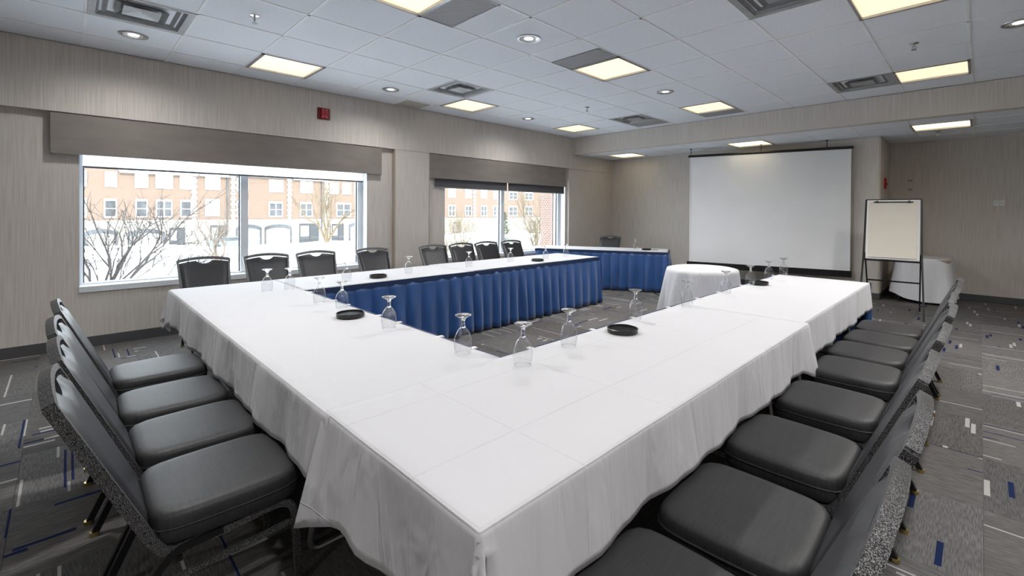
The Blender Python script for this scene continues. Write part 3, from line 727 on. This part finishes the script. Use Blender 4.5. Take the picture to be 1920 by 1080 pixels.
# ------------------------------------------------------------------ chairs
def make_chair():
    t = thing('banquet_chair', 'black banquet chair', 'chair')
    # seat cushion: rounded outline, wider at the front
    def outline(ins, n=48):
        P = []
        for k in range(n):
            th = 2*math.pi*k/n; c_, s_ = math.cos(th), math.sin(th); e = 6.2
            hw = .228 - .012*(s_ < 0)*abs(s_); hd = .225
            rr = (abs(c_/(hw-ins))**e+abs(s_/(hd-ins))**e)**(-1/e)
            P.append((rr*c_, rr*s_))
        return P
    prof = [(.345, .020), (.350, .008), (.358, .002), (.385, .0), (.415, .001), (.434, .003), (.444, .009), (.450, .021), (.452, .05), (.4525, .12), (.453, .20)]
    m = MB(); m.rings([[(x, y+.0, z) for x, y in outline(i)] for z, i in prof]); seat = m.build('seat', 'vinyl', t, smooth='all')
    m = MB(); P = [(x, y, .401) for x, y in outline(-.001)]; rg = []
    for k in range(len(P)):
        p = Vector(P[k]); q = Vector((p.x, p.y, 0)).normalized()
        rg.append([p+q*.004, p+Vector((0, 0, .004)), p-q*.004, p-Vector((0, 0, .004))])
    m.rings(rg, False, True); m.build('piping', 'vinyl', seat, smooth='all')
    m = MB(); m.box((-.19, -.19, .334), (.19, .19, .347)); m.build('seat_pan', 'blackmetal', t)
    # back frame: up one side, over the crowned top, down the other
    zt0, y_t = .880, -.44
    def bp(s, x): # point on back plane at height s (0 seat level .. 1 top corner)
        return Vector((x, -.215+(y_t+.215)*s, .37+(zt0-.37)*s))
    hw = lambda s: .196+.036*s
    arch = [(x, .030*(1-(x/.232)**2)) for x in [(.232*(1-2*k/10)) for k in range(11)]]
    def side(sg):
        return fillet([bp(1, sg*hw(1)), bp(0, sg*hw(0)), (sg*.196, -.180, .322), (sg*.196, -.03, .336)], [.05, .05], 5)
    for sg in (-1, 1):
        m = MB(); pts = side(sg); m.tube(pts, 0, rect=(.020, .031), ref=(1, 0, 0)); m.build('back_post', 'hammer', t)
    m = MB(); rg = []
    lean = Vector((0, y_t+.215, zt0-.37)).normalized(); nb = Vector((0, -lean.z, lean.y))   # nb points backwards
    for x, hh in arch:
        p = bp(1, x)+lean*hh
        rg.append([p+nb*.015+lean*.006, p-nb*.015+lean*.006, p-nb*.015-lean*.016, p+nb*.015-lean*.016])
    m.rings(rg); m.build('top_rail', 'hammer', t)
    # upholstered panel, with a hand hold dipped out of its top edge
    m = MB(); nx, nz = 24, 12
    def panel(front):
        vs = []
        for jz in range(nz+1):
            for ix in range(nx+1):
                u = -1+2*ix/nx; v = jz/nz
                x_ = u*(.186+.034*v); hh = .030*(1-(x_/.232)**2)
                top = .965+hh/.53-.03; xx = abs(x_)/.062
                notch = (.036/.53)*math.sqrt(1-xx*xx) if xx < 1 else 0
                s = .06+(top-notch-.06)*v
                p = bp(s, x_)
                edge = min(1, (1-abs(u))/.22, v/.10+.0, (1-v)/.10); edge = max(0, edge)
                puff = .015*math.sin(edge*math.pi/2)
                p = p + (-nb*(.008+puff) if front else nb*.011)
                vs.append(p)
        return vs
    A = panel(True); Bk = panel(False); w = nx+1; nA = len(A)
    fs = [(j*w+i, j*w+i+1, (j+1)*w+i+1, (j+1)*w+i) for j in range(nz) for i in range(nx)]
    fb = [tuple(i+nA for i in f[::-1]) for f in fs]
    rim = [i for i in range(w)] + [j*w+nx for j in range(1, nz+1)] + [nz*w+i for i in range(nx-1, -1, -1)] + [j*w for j in range(nz-1, 0, -1)]
    fr = [(rim[k], rim[(k+1) % len(rim)], rim[(k+1) % len(rim)]+nA, rim[k]+nA) for k in range(len(rim))]
    m.add(A+Bk, fs+fb+fr); m.build('backrest', 'vinyl_back', t, smooth=True)
    # legs bent from tube: front leg carries the rail under the seat, rear leg splays back
    for sg in (-1, 1):
        m = MB(); m.tube(fillet([(sg*.203, .218, .012), (sg*.203, .196, .345), (sg*.203, -.075, .325)], [.075], 7), 0, rect=(.020, .024), ref=(1, 0, 0))
        lg = m.build('leg', 'hammer', t)
        g = MB(); g.lathe([(.0005, 0), (.014, 0), (.014, .014), (.0005, .014)], 12, (sg*.203, .218, 0)); g.build('glide', 'brass', lg)
        m = MB(); m.tube(fillet([(sg*.203, -.03, .332), (sg*.203, -.185, .326), (sg*.203, -.325, .012)], [.07], 6), 0, rect=(.022, .024), ref=(1, 0, 0))
        lg = m.build('leg', 'blackmetal', t)
        g = MB(); g.lathe([(.0005, 0), (.017, 0), (.017, .018), (.0005, .018)], 12, (sg*.203, -.327, 0)); g.build('glide', 'brass', lg)
        m = MB(); m.tube([(sg*.203, .200, .255), (sg*.203, -.165, .232)], 0, rect=(.016, .016), ref=(1, 0, 0)); m.build('stretcher', 'hammer', t)
    m = MB(); m.tube([(-.203, .14, .330), (.203, .14, .330)], 0, rect=(.018, .018), ref=(0, 1, 0)); m.build('cross_bar', 'blackmetal', t)
    MB().tube([(-.203, -.15, .290), (.203, -.15, .290)], 0, rect=(.018, .018), ref=(0, 1, 0)).build('cross_bar', 'blackmetal', t)
    return t
chair = make_chair(); used = False
for k, y in enumerate((.94, 1.47, 2.07, 2.72, 3.39, 3.89, 4.385, 4.88)):
    place(chair, used, (5.922+.008*math.sin(k*2.2), y, 0), math.pi/2+.02*math.sin(k*1.9), 'black padded banquet chair in the aisle row, %s one counted from the easel' % ORD[7-k], 'chairs along the aisle row'); used = True
for k, x in enumerate((4.43, 3.93, 3.42, 2.82)):
    place(chair, used, (x, .290+.008*math.sin(k*2), 0), .02*math.sin(k*2.4), 'black banquet chair at the short row, %s counted from the window wall' % ORD[3-k], 'chairs at the short row')
for k, y in enumerate((.93, 1.54, 2.10, 2.87, 3.83, 4.38, 4.90, 5.50)):
    place(chair, used, (.90+.01*math.sin(k*1.7), y, 0), -math.pi/2+.02*math.sin(k*2.9), 'black banquet chair backing onto the windows, %s from the corner table' % ORD[7-k], 'chairs along the window row')
bt = Vector((.66, 8.30, 0)); fdir = -dn
place(chair, used, (bt.x+fdir.x*.425, bt.y+fdir.y*.425, 0), DA+math.pi, 'lone black banquet chair behind the angled corner table')
bpy.data.objects  # keep

# ------------------------------------------------------------------ goblets standing upside down, and trays
def make_goblet():
    t = thing('goblet', 'goblet', 'glass')
    # rim on the table, foot in the air
    MB().lathe([(.0335, 0), (.0375, .02), (.0405, .045), (.039, .07), (.032, .092), (.021, .108), (.0115, .118)], 28).build('bowl', 'goblet', t, smooth='all')
    MB().lathe([(.0335, .0), (.0345, .0), (.0345, .002), (.0335, .002)], 28).build('rim', 'goblet_solid', t, smooth='all')
    MB().lathe([(.0005, .112), (.0115, .118), (.0085, .130), (.0085, .148), (.0125, .158), (.030, .168), (.036, .171), (.036, .174), (.0005, .174)], 28).build('stem_and_foot', 'goblet_solid', t, smooth='all')
    return t
m_, N_, L_, B_ = new_mat('goblet_solid_glass'); N_.remove(B_)
g_ = N_.new('ShaderNodeBsdfGlass'); g_.inputs['IOR'].default_value = 1.45; g_.inputs['Roughness'].default_value = 0.0
t_ = N_.new('ShaderNodeBsdfTransparent'); x_ = N_.new('ShaderNodeMixShader'); x_.inputs[0].default_value = .35
L_.new(g_.outputs[0], x_.inputs[1]); L_.new(t_.outputs[0], x_.inputs[2]); L_.new(x_.outputs[0], N_['Material Output'].inputs[0]); MT['goblet_solid'] = m_
gob = make_goblet(); gob.scale = (1.1, 1.1, 1.1); gu = False
ZT = T+.008
A_ROW = [(4.678, 1.246), (3.993, 1.22), (3.236, 1.262), (2.936, 1.22)]
C_ROW = [(5.004, 1.337), (4.961, 1.713), (4.873, 2.497), (4.924, 3.131), (4.904, 3.913), (4.896, 4.531), (4.885, 5.11), (4.90, 5.56)]
B_ROW = [(2.124, 1.09), (2.17, 1.254), (2.068, 1.804), (1.936, 2.559), (1.927, 3.409), (1.837, 4.201), (1.926, 4.824), (1.869, 5.351)]
dg = DO+dx*1.86+dn*.36
for pts, lab, grp in ((A_ROW, 'upside-down clear goblet on the short row', 'goblets on the short row'),
                      (C_ROW, 'upside-down clear goblet on the aisle row', 'goblets on the aisle row'),
                      (B_ROW, 'upside-down clear goblet on the window row', 'goblets on the window row'),
                      ([(dg.x, dg.y)], 'upside-down clear goblet on the angled corner table', None)):
    n_ = len(pts)
    for k, (x, y) in enumerate(pts):
        l_ = lab if n_ == 1 else lab + {'s': ', %s from the blue-skirted window row' % ORD[n_-1-k], 'a': ', %s from the easel end' % ORD[n_-1-k], 'w': ', %s from the corner table' % ORD[n_-1-k]}[grp.split(' the ')[1][0]]
        place(gob, gu, (x, y, ZT), random.random()*6, l_, grp); gu = True
def make_tray():
    t = thing('condiment_tray', 'tray', 'tray')
    MB().lathe([(.082, .0), (.088, .002), (.088, .022), (.091, .024), (.087, .026), (.083, .024), (.082, .006), (.0005, .005)], 32).build('rim', 'trayblack', t, smooth=True)
    m = MB(); n = 14
    for k in range(n):
        a = -.078+.156*(k+.5)/n; l = math.sqrt(max(0, .0815**2-a*a))
        m.box((a-.0012, -l, .014), (a+.0012, l, .016)); m.box((-l, a-.0012, .016), (l, a+.0012, .018))
    m.build('mesh_insert', 'trayblack', t); return t
tr = make_tray(); tu = False
for (x, y), lab in (((3.518, 1.199), 'black mesh tray on the short row between two goblets'), ((4.999, 2.156), 'black mesh tray on the near cloth of the aisle row'),
                    ((1.974, 2.179), 'black mesh tray on the window row beside the wide window'), ((1.996, 4.58), 'black mesh tray on the window row near the corner table'),
                    ((4.93, 4.66), 'black mesh tray on the aisle row beside the easel end')):
    place(tr, tu, (x, y, ZT), random.random()*3, lab); tu = True
dg2 = DO+dx*2.06+dn*.33
place(tr, tu, (dg2.x, dg2.y, ZT-.004), .4, 'black mesh tray on the angled corner table')
t = thing('pen', 'dark pen lying beside the tray on the corner table', 'pen', (dg2.x+.13, dg2.y+.09, ZT-.003), .5)
MB().tube([(-.065, 0, .005), (.055, 0, .005)], .005, 10).build('barrel', 'black', t); MB().tube([(.055, 0, .005), (.068, 0, .005)], [.005, .001], 10).build('tip', 'steel', t)

# ------------------------------------------------------------------ projection screen
sa = Vector((2.31, 8.66, 0)); sb = Vector((4.90, 9.255, 0)); sdv = (sb-sa); sl = sdv.length; ang = math.atan2(sdv.y, sdv.x)
t = thing('projection_screen', 'large white projection screen hung from the lowered ceiling', 'projection screen', ((sa.x+sb.x)/2, (sa.y+sb.y)/2, .34), ang)
h = sl/2
MB().grid(lambda u, v: (-h+.02+(2*h-.04)*u, .006*math.sin(v*3), .10+2.10*v), 12, 12).build('screen_fabric', 'screen', t, smooth='all')
for s in (-1, 1): box((s*h-.02 if s > 0 else -h, -.004, .10), (h if s > 0 else -h+.02, .004, 2.20)).build('side_border', 'screen', t)
MB().tube([(-h-.03, 0, 2.215), (h+.03, 0, 2.215)], .024, 12, ref=(0, 0, 1)).build('top_roller', 'black', t, smooth=True)
box((-h-.04, -.02, .0), (h+.02, .02, .11)).build('bottom_bar', 'black', t)
for xx in (-h+.02, -.05, h-.35):
    m = MB(); m.tube([(xx, 0, 2.235), (xx, 0, ZL-.34)], .006, 8); m.tube([(xx-.02, 0, ZL-.34-.005), (xx+.02, 0, ZL-.34-.005)], .008, 8, ref=(0, 0, 1)); m.build('ceiling_hook', 'blackmetal', t)

# ------------------------------------------------------------------ easel with flip chart
EX, EY = 5.60, 7.90
t = thing('flip_chart_easel', 'black metal easel holding a cream flip chart pad', 'easel', (EX, EY, 0), .06)
def ep(x, s):   # point on the leaning front plane, s = height
    return Vector((x, -.02+.36*s/1.64, s))
for sx in (-1, 1):
    MB().tube([ep(sx*.355, .0)+Vector((0, -.06, 0)), ep(sx*.325, .80), ep(sx*.312, 1.63)], 0, rect=(.022, .026), ref=(1, 0, 0)).build('front_leg', 'blackmetal', t)
    MB().tube([ep(sx*.31, .86)+Vector((0, .03, 0)), Vector((sx*.30, .72, .0))], 0, rect=(.018, .018), ref=(1, 0, 0)).build('rear_leg', 'blackmetal', t)
MB().tube([ep(-.312, 1.63), ep(.312, 1.63)], 0, rect=(.02, .02), ref=(0, 1, 0)).build('top_bar', 'blackmetal', t)
MB().tube([Vector((-.305, .46, .44)), Vector((.305, .46, .44))], 0, rect=(.02, .02), ref=(0, 1, 0)).build('cross_bar', 'blackmetal', t)
MB().tube([ep(.34, .20)+Vector((0, -.04, 0)), Vector((.30, .66, .08))], 0, rect=(.012, .012), ref=(1, 0, 0)).build('side_brace', 'blackmetal', t)
m = MB(); m.box((-.32, -.05, .755), (.32, .015, .775), Matrix.Identity(3), ep(0, .765)*0+Vector((0, ep(0, .765).y-.0, 0))); m.build('tray', 'blackmetal', t)
def slab(x0, x1, s0, s1, off, th, name, mt, par):
    A = [ep(x0, s0), ep(x1, s0), ep(x1, s1), ep(x0, s1)]; n = Vector((0, -1, .22)).normalized()
    vs = [p+n*off for p in A]+[p+n*(off+th) for p in A]
    return MB().add(vs, [(0,1,2,3),(7,6,5,4),(0,4,5,1),(1,5,6,2),(2,6,7,3),(3,7,4,0)]).build(name, mt, par)
slab(-.30, .30, .78, 1.62, .012, .014, 'board', 'whiteboard', t)
pad = slab(-.275, .268, .80, 1.60, .027, .016, 'paper_pad', 'paper', t)
slab(-.22, .225, 1.578, 1.592, .044, .012, 'clamp_bar', 'black', t)
for xx in (-.18, .18): slab(xx-.012, xx+.012, 1.572, 1.60, .056, .014, 'clamp_knob', 'black', t)

# ------------------------------------------------------------------ floor cable
pts = [(2.25, 7.33, .009), (2.50, 7.02, .009), (2.95, 6.78, .009), (3.42, 6.32, .009), (3.75, 6.05, .009)]
sm = fillet(pts, .25, 8)
link('floor_cable', MB().tube(sm, .008, 8, ref=(0, 0, 1)).mesh('floor_cable', 'black', True), None, 'black power cable on the carpet from the corner table to the round table', 'cable')

# ------------------------------------------------------------------ outdoors
GX = [(-.42, .30), (-3.5, .27), (-9, -.45), (-18, -1.35), (-30, -2.35), (-34, -2.5), (-34.5, -2.62), (-44, -2.72), (-44.6, -2.45), (-48, -2.2), (-53, -2.7), (-56, -3.15), (-63, -3.25), (-80, -3.3)]
def gz(x, y):
    for (xa, za), (xb, zb) in zip(GX, GX[1:]):
        if xb <= x <= xa:
            q = (x-xa)/(xb-xa); z = za+(zb-za)*q; break
    else: z = GX[-1][1]
    if not -44.6 < x < -34 and x > -56:
        z += .10*math.sin(x*.5+y*.31)+.07*math.sin(y*.83+x*.2) - .08
        if x < -44.6: z += .45*max(0, math.sin(y*.16+1.2))
    return z
xsn = [-.43-.45*k for k in range(1, 30)]+[-14-1.0*k for k in range(1, 68)]
m = MB(); yn = [-30+1.25*k for k in range(110)]
vs = [(x, y, gz(x, y)) for y in yn for x in xsn]; w = len(xsn)
m.add(vs, [(j*w+i, j*w+i+1, (j+1)*w+i+1, (j+1)*w+i) for j in range(len(yn)-1) for i in range(w-1)])
o = m.build('snow_ground', 'snow', None, smooth='all'); tag(o, kind='structure')
box((-44, -30, -2.9), (-34.6, 106, -2.60)).build('road', 'road', None, kind='structure')
# brick pier of this building outside the far end of the second window
t = thing('brick_pier', 'brown brick pier outside the window near the room corner', 'pier', (-.62, 7.93, 0))
box((-.18, -.33, -.4), (.18, .33, 3.0)).build('pier_shaft', 'brick_pier', t); box((-.22, -.37, -.4), (.22, .37, -.1)).build('pier_base', 'stone', t)

FXW = -63.0
def townhouse(y0, y1, wins, garages, doors, label, ctop=5.75, parapet=True, quoins=(), pipe=None):
    yc = (y0+y1)/2
    t = thing('townhouse', label, 'building', (FXW, yc, -3.25))
    O = lambda y: y-yc; Z = lambda z: z+3.25
    box((-9, O(y0), Z(.12)), (0, O(y1), Z(ctop))).build('brick_wall', 'brick', t)
    box((-9, O(y0), 0), (.05, O(y1), Z(.0))).build('stone_base', 'stone', t)
    box((-9, O(y0), Z(.0)), (.14, O(y1), Z(.14))).build('string_course', 'trimwhite', t)
    if parapet:
        box((-9, O(y0)+.05, Z(ctop)), (.35, O(y1)-.05, Z(ctop+.28))).build('cornice', 'trimwhite', t)
        m = MB(); ya, yb = O(y0), O(y1)
        m.add([(.30, ya, Z(ctop+.28)), (.30, yb, Z(ctop+.28)), (-9, yb, Z(ctop+.28)), (-9, ya, Z(ctop+.28)), (-4, ya, Z(ctop+2.6)), (-4, yb, Z(ctop+2.6))],
              [(0, 1, 5, 4), (2, 3, 4, 5), (0, 4, 3), (1, 2, 5), (0, 3, 2, 1)]); m.build('snowy_roof', 'snow', t)
    for (ya, yb, za, zb, dark) in wins:
        w = MB(); e = .13
        f_ = MB(); f_.box((0, O(ya)-e, Z(za)-e*1.3), (.09, O(yb)+e, Z(za))); f_.box((0, O(ya)-e, Z(zb)), (.11, O(yb)+e, Z(zb)+e*2.0))
        f_.box((0, O(ya)-e, Z(za)), (.09, O(ya), Z(zb))); f_.box((0, O(yb), Z(za)), (.09, O(yb)+e, Z(zb)))
        f_.box((0, O(ya), Z((za+zb)/2)-.04), (.07, O(yb), Z((za+zb)/2)+.04))
        nm = 2 if yb-ya > 1.15 else 1
        if nm == 2: f_.box((0, O((ya+yb)/2)-.07, Z(za)), (.085, O((ya+yb)/2)+.07, Z(zb)))
        fr = f_.build('window', 'trimwhite', t)
        zm = (za+zb)/2
        for (p, q) in ([(ya, (ya+yb)/2-.07), ((ya+yb)/2+.07, yb)] if nm == 2 else [(ya, yb)]):
            for (zp, zq) in ((za, zm-.04), (zm+.04, zb)):
                box((.0, O(p), Z(zp)), (.035, O(q), Z(zq))).build('pane', 'darkpane' if dark else 'palepane', fr)
    for (ya, yb, zt, mt) in garages:
        g = MB(); n = 5
        for k in range(n): g.box((.05, O(ya), .06+k*(Z(zt)-.06)/n), (.09, O(yb), .04+(k+1)*(Z(zt)-.06)/n))
        gd = g.build('garage_door', mt, t)
        a = MB(); rg = []
        for k in range(13):
            u = -1+2*k/12; y_ = O((ya+yb)/2)+u*((yb-ya)/2+.12); zz = Z(zt)+.34*(1-u*u)
            rg.append([(.03, y_, zz-.36), (.16, y_, zz-.36), (.16, y_, zz+.08), (.03, y_, zz+.08)])
        a.rings(rg); a.box((.03, O(ya)-.2, 0), (.14, O(ya), Z(zt))); a.box((.03, O(yb), 0), (.14, O(yb)+.2, Z(zt))); a.build('garage_surround', 'darkpane', t)
    for (ya, yb, zt) in doors:
        d_ = box((.03, O(ya), .05), (.10, O(yb), Z(zt))).build('entry', 'darkdoor', t)
        box((.10, O(ya)+.15, .9), (.13, O((ya+yb)/2)-.05, Z(zt)-.3)).build('door_glass', 'palepane', d_)
        box((.10, O((ya+yb)/2)+.1, .2), (.15, O(yb)-.15, Z(zt)-.25)).build('door_leaf', 'darkdoor', d_)
    for yq in quoins:
        qn = MB(); k = 0; zz = .12
        while zz < ctop-.2:
            wq = .34 if k % 2 else .22; qn.box((0, O(yq)-wq, Z(zz)+.015), (.10, O(yq)+wq, Z(zz)+.33)); zz += .36; k += 1
        qn.build('quoins', 'stone', t)
    if pipe: MB().tube([(.14, O(pipe), Z(ctop)), (.14, O(pipe), 1.5)], .10, 8).build('downpipe', 'darkpane', t)
hi = lambda a, b, dk=False, z0=4.05, z1=5.35: (a, b, z0, z1, dk)
lo_ = lambda a, b, dk=True, z0=.62, z1=2.35: (a, b, z0, z1, dk)
townhouse(-9, 4.0, [hi(.2, 1.3), lo_(.2, 1.3, False), hi(3.0, 3.75), lo_(2.9, 3.75), hi(-3, -1.6), lo_(-3, -1.6), hi(-6, -5), lo_(-6, -5)], [(1.35, 3.7, -1.2, 'garage'), (-5, -2, -1.2, 'garage')], [(-7.5, -6.2, -.8)], 'pale brick townhouse with grey garage seen through the left end of the wide window', 7.2)
townhouse(4.0, 11.35, [hi(5.5, 6.45), hi(7.35, 8.75), hi(9.65, 10.65), lo_(5.55, 6.4), lo_(7.4, 8.7), lo_(9.7, 10.6)], [(4.95, 7.9, -1.3, 'garage')], [(8.5, 10.05, -.8)], 'pale brick townhouse with a white cornice and double centre windows', 5.55, quoins=(10.95,))
townhouse(11.35, 14.7, [hi(12.2, 13.55, False, 4.1, 5.5), lo_(12.2, 13.5, False, .75, 2.5)], [], [(12.6, 14.4, -.55)], 'narrow brick townhouse bay with a dark entry and parked car', 5.6, quoins=(), pipe=14.45)
townhouse(14.7, 22.3, [hi(15.6, 16.7), lo_(15.6, 16.7), hi(19.4, 20.95), lo_(19.4, 20.9)], [(15.6, 18.2, -.95, 'garage'), (18.95, 22.0, -.95, 'garage_tan')], [], 'brick townhouse with a tan garage door right of the window mullion', 5.85, quoins=(15.1, 21.9))
townhouse(22.3, 26.6, [hi(23.45, 24.9), lo_(23.4, 24.9)], [], [(23.2, 25.9, -.5)], 'narrow reddish brick townhouse bay with recessed porch', 5.7, pipe=26.3)
townhouse(26.6, 40, [hi(27.6, 28.7), hi(29.5, 30.6), hi(31.3, 32.4), lo_(28.6, 30.6), lo_(33.5, 35), hi(34, 35.5), hi(37, 38.5), lo_(37, 38.5)], [(30.6, 34.0, -.8, 'garage')], [(27.8, 29.6, -.6)], 'brick townhouse behind the big bare tree', 6.6, quoins=(27.0,))
townhouse(40, 62, [hi(y, y+1.3) for y in (42, 45.5, 49, 52.8, 56.6, 59.8)]+[lo_(y, y+1.3) for y in (42, 45.5, 49, 52.8, 56.6, 59.8)], [(43, 46, -.9, 'garage')], [(50, 51.6, -.6)], 'long brick townhouse seen over the shrubs through the second window', 7.4, quoins=(54.9,))
townhouse(62, 100, [hi(y, y+2.2, True) for y in (64, 68.6, 74, 80, 86)]+[lo_(y, y+2.2) for y in (64, 68.6, 74, 80, 86)], [], [(70, 72, -.6)], 'reddish brick block at the end of the street', 8.2)

# bare trees and shrubs
def tree_mesh(stems, depth, seed, spread, shrink, seglen, r0, nchild=(2, 3), upb=.25, buds=0):
    rnd = random.Random(seed); mb = MB(); bud = MB()
    def grow(p, d, L, r, dep):
        n = 3; pts = [p]; q = p
        for k in range(n):
            d = (d+Vector((rnd.uniform(-1, 1), rnd.uniform(-1, 1), rnd.uniform(-1, 1)))*.17+Vector((0, 0, upb*.10))).normalized()
            q = q+d*L/n; pts.append(q)
        r1 = r*shrink
        mb.tube(pts, [r+(r1-r)*k/n for k in range(n+1)], 5 if r > .012 else 3, caps=False)
        if dep == 0:
            return
        for k in range(rnd.randint(*nchild)):
            a = pts[rnd.randint(1, n)] if k else pts[n]
            nd = (d+Vector((rnd.uniform(-1, 1), rnd.uniform(-1, 1), rnd.uniform(-.6, 1)))*spread).normalized()
            grow(a, nd, L*rnd.uniform(.62, .9), r1*(1 if k == 0 else .75), dep-1)
        if buds and dep <= 2:
            for k in range(buds):
                a = pts[rnd.randint(1, n)]+Vector((rnd.uniform(-1, 1), rnd.uniform(-1, 1), rnd.uniform(-1, 1)))*.012; s = rnd.uniform(.006, .011)
                bud.add([a+Vector(v)*s for v in ((1,0,0),(-1,0,0),(0,1,0),(0,-1,0),(0,0,1.6),(0,0,-1))], [(0,2,4),(2,1,4),(1,3,4),(3,0,4),(2,0,5),(1,2,5),(3,1,5),(0,3,5)])
    for (p, d, L) in stems: grow(Vector(p), Vector(d).normalized(), L, r0, depth)
    return mb, bud
def plant(name, label, cat, loc, mb, bud, mt, budmt=None, group=None):
    t = thing(name, label, cat, loc, group=group)
    mb.build('branches', mt, t, smooth='all')
    if bud.v: bud.build('buds', budmt or mt, t)
    return t
def fan(n, seed, spread, L, tilt=0):
    r = random.Random(seed); return [((r.uniform(-.12, .12), r.uniform(-.12, .12), 0), (r.uniform(-1, 1)*spread, r.uniform(-1, 1)*spread+tilt, 1), L*r.uniform(.8, 1.15)) for _ in range(n)]
mb, bud = tree_mesh(fan(9, 3, .95, .62, .35), 4, 11, .62, .68, .5, .021, (2, 3), buds=2)
plant('bare_shrub', 'dark leafless shrub with buds close outside the wide window', 'shrub', (-2.6, .22, gz(-2.6, .2)-.02), mb, bud, 'bark', 'bark')
mb, bud = tree_mesh(fan(5, 8, .7, .5, .7), 3, 23, .6, .66, .5, .011, (2, 3), buds=2)
plant('bare_shrub', 'small dark twiggy shrub beside the larger shrub outside', 'shrub', (-2.9, 1.0, gz(-2.9, 1.0)-.02), mb, bud, 'bark', 'bark')
mb, bud = tree_mesh([((0, 0, 0), (.05, .05, 1), 1.6)]+fan(3, 4, .5, 1.3), 5, 31, .55, .68, .5, .09, (2, 3))
plant('bare_tree', 'slim leafless tree standing in front of the narrow townhouse bay', 'tree', (-40.5+6, 7.9, gz(-34.2, 7.9)-.05), mb, bud, 'bark_mid')
mb, bud = tree_mesh([((0, 0, 0), (.0, -.05, 1), 2.6)]+fan(3, 14, .5, 2.0), 5, 47, .58, .70, .5, .17, (2, 3))
plant('bare_tree', 'large leafless tree with a thick trunk on the snow bank', 'tree', (-46.5, 20.6, gz(-46.5, 20.6)-.1), mb, bud, 'bark_tan')
mb, bud = tree_mesh(fan(12, 5, .55, .80), 4, 61, .55, .68, .5, .018, (2, 3))
plant('bare_shrub', 'tall tan leafless shrub outside the window near the room corner', 'shrub', (-4.2, 11.0, gz(-4.2, 11)-.05), mb, bud, 'bark_tan')
for k, (x, y, s) in enumerate(((-20, 19.5, 11), (-16, 23.4, 12), (-25, 22.0, 13), (-17.5, 18.2, 16))):
    mb, bud = tree_mesh(fan(9, s, .6, 1.1), 4, 70+k, .6, .68, .5, .03, (2, 3))
    plant('bare_shrub', 'pale leafless bush in the snowy bed across the lawn', 'shrub', (x, y, gz(x, y)-.05), mb, bud, 'bark_tan', group='leafless bushes across the lawn')
# conifer
t = thing('conifer', 'small dark green conifer among the bare bushes', 'tree', (-22, 25.6, gz(-22, 25.6)-.05))
MB().tube([(0, 0, 0), (0, 0, 3.0)], [.09, .02], 8).build('trunk', 'bark', t)
m = MB(); rn = random.Random(5)
for k in range(420):
    q = rn.random()**.8; zz = .25+q*3.0; R_ = (1-q)*.75+.06; th = rn.uniform(0, 6.283); d_ = Vector((math.cos(th), math.sin(th), .25)); p = Vector((0, 0, zz))+d_*R_*rn.uniform(.2, 1)
    e = d_*.22; sd = Vector((-math.sin(th), math.cos(th), 0))*.06
    m.add([p-sd, p+sd, p+e+Vector((0, 0, rn.uniform(-.05, .05))), p+Vector((0, 0, .07))], [(0, 1, 2), (0, 2, 3), (1, 3, 2)])
m.build('foliage', 'conifer', t)

# parked car
t = thing('parked_car', 'dark car parked before the narrow townhouse bay', 'car', (-56.0, 13.0, gz(-56.0, 13.0)), .15)
prof = [(-2.1, .35), (-2.15, .75), (-1.5, .92), (-.85, 1.40), (.75, 1.45), (1.55, .98), (2.1, .88), (2.15, .4)]
def extr(prof, hw, ins=0.0):
    n = len(prof); vs = [(hw, x, z) for x, z in prof]+[(-hw, x, z) for x, z in prof]
    return MB().add(vs, [tuple(range(n)), tuple(range(2*n-1, n-1, -1))]+[(i, i+n, (i+1) % n+n, (i+1) % n) for i in range(n)])
extr(prof, .86).build('body', 'carpaint', t)
extr([(-1.25, .96), (-.78, 1.34), (.68, 1.38), (1.28, 1.0)], .868).build('side_glass', 'darkpane', t)
for xx in (-1.3, 1.3):
    for s in (-1, 1):
        MB().tube([(s*.70, xx, .32), (s*.89, xx, .32)], .32, 16, ref=(0, 0, 1)).build('wheel', 'tyre', t)
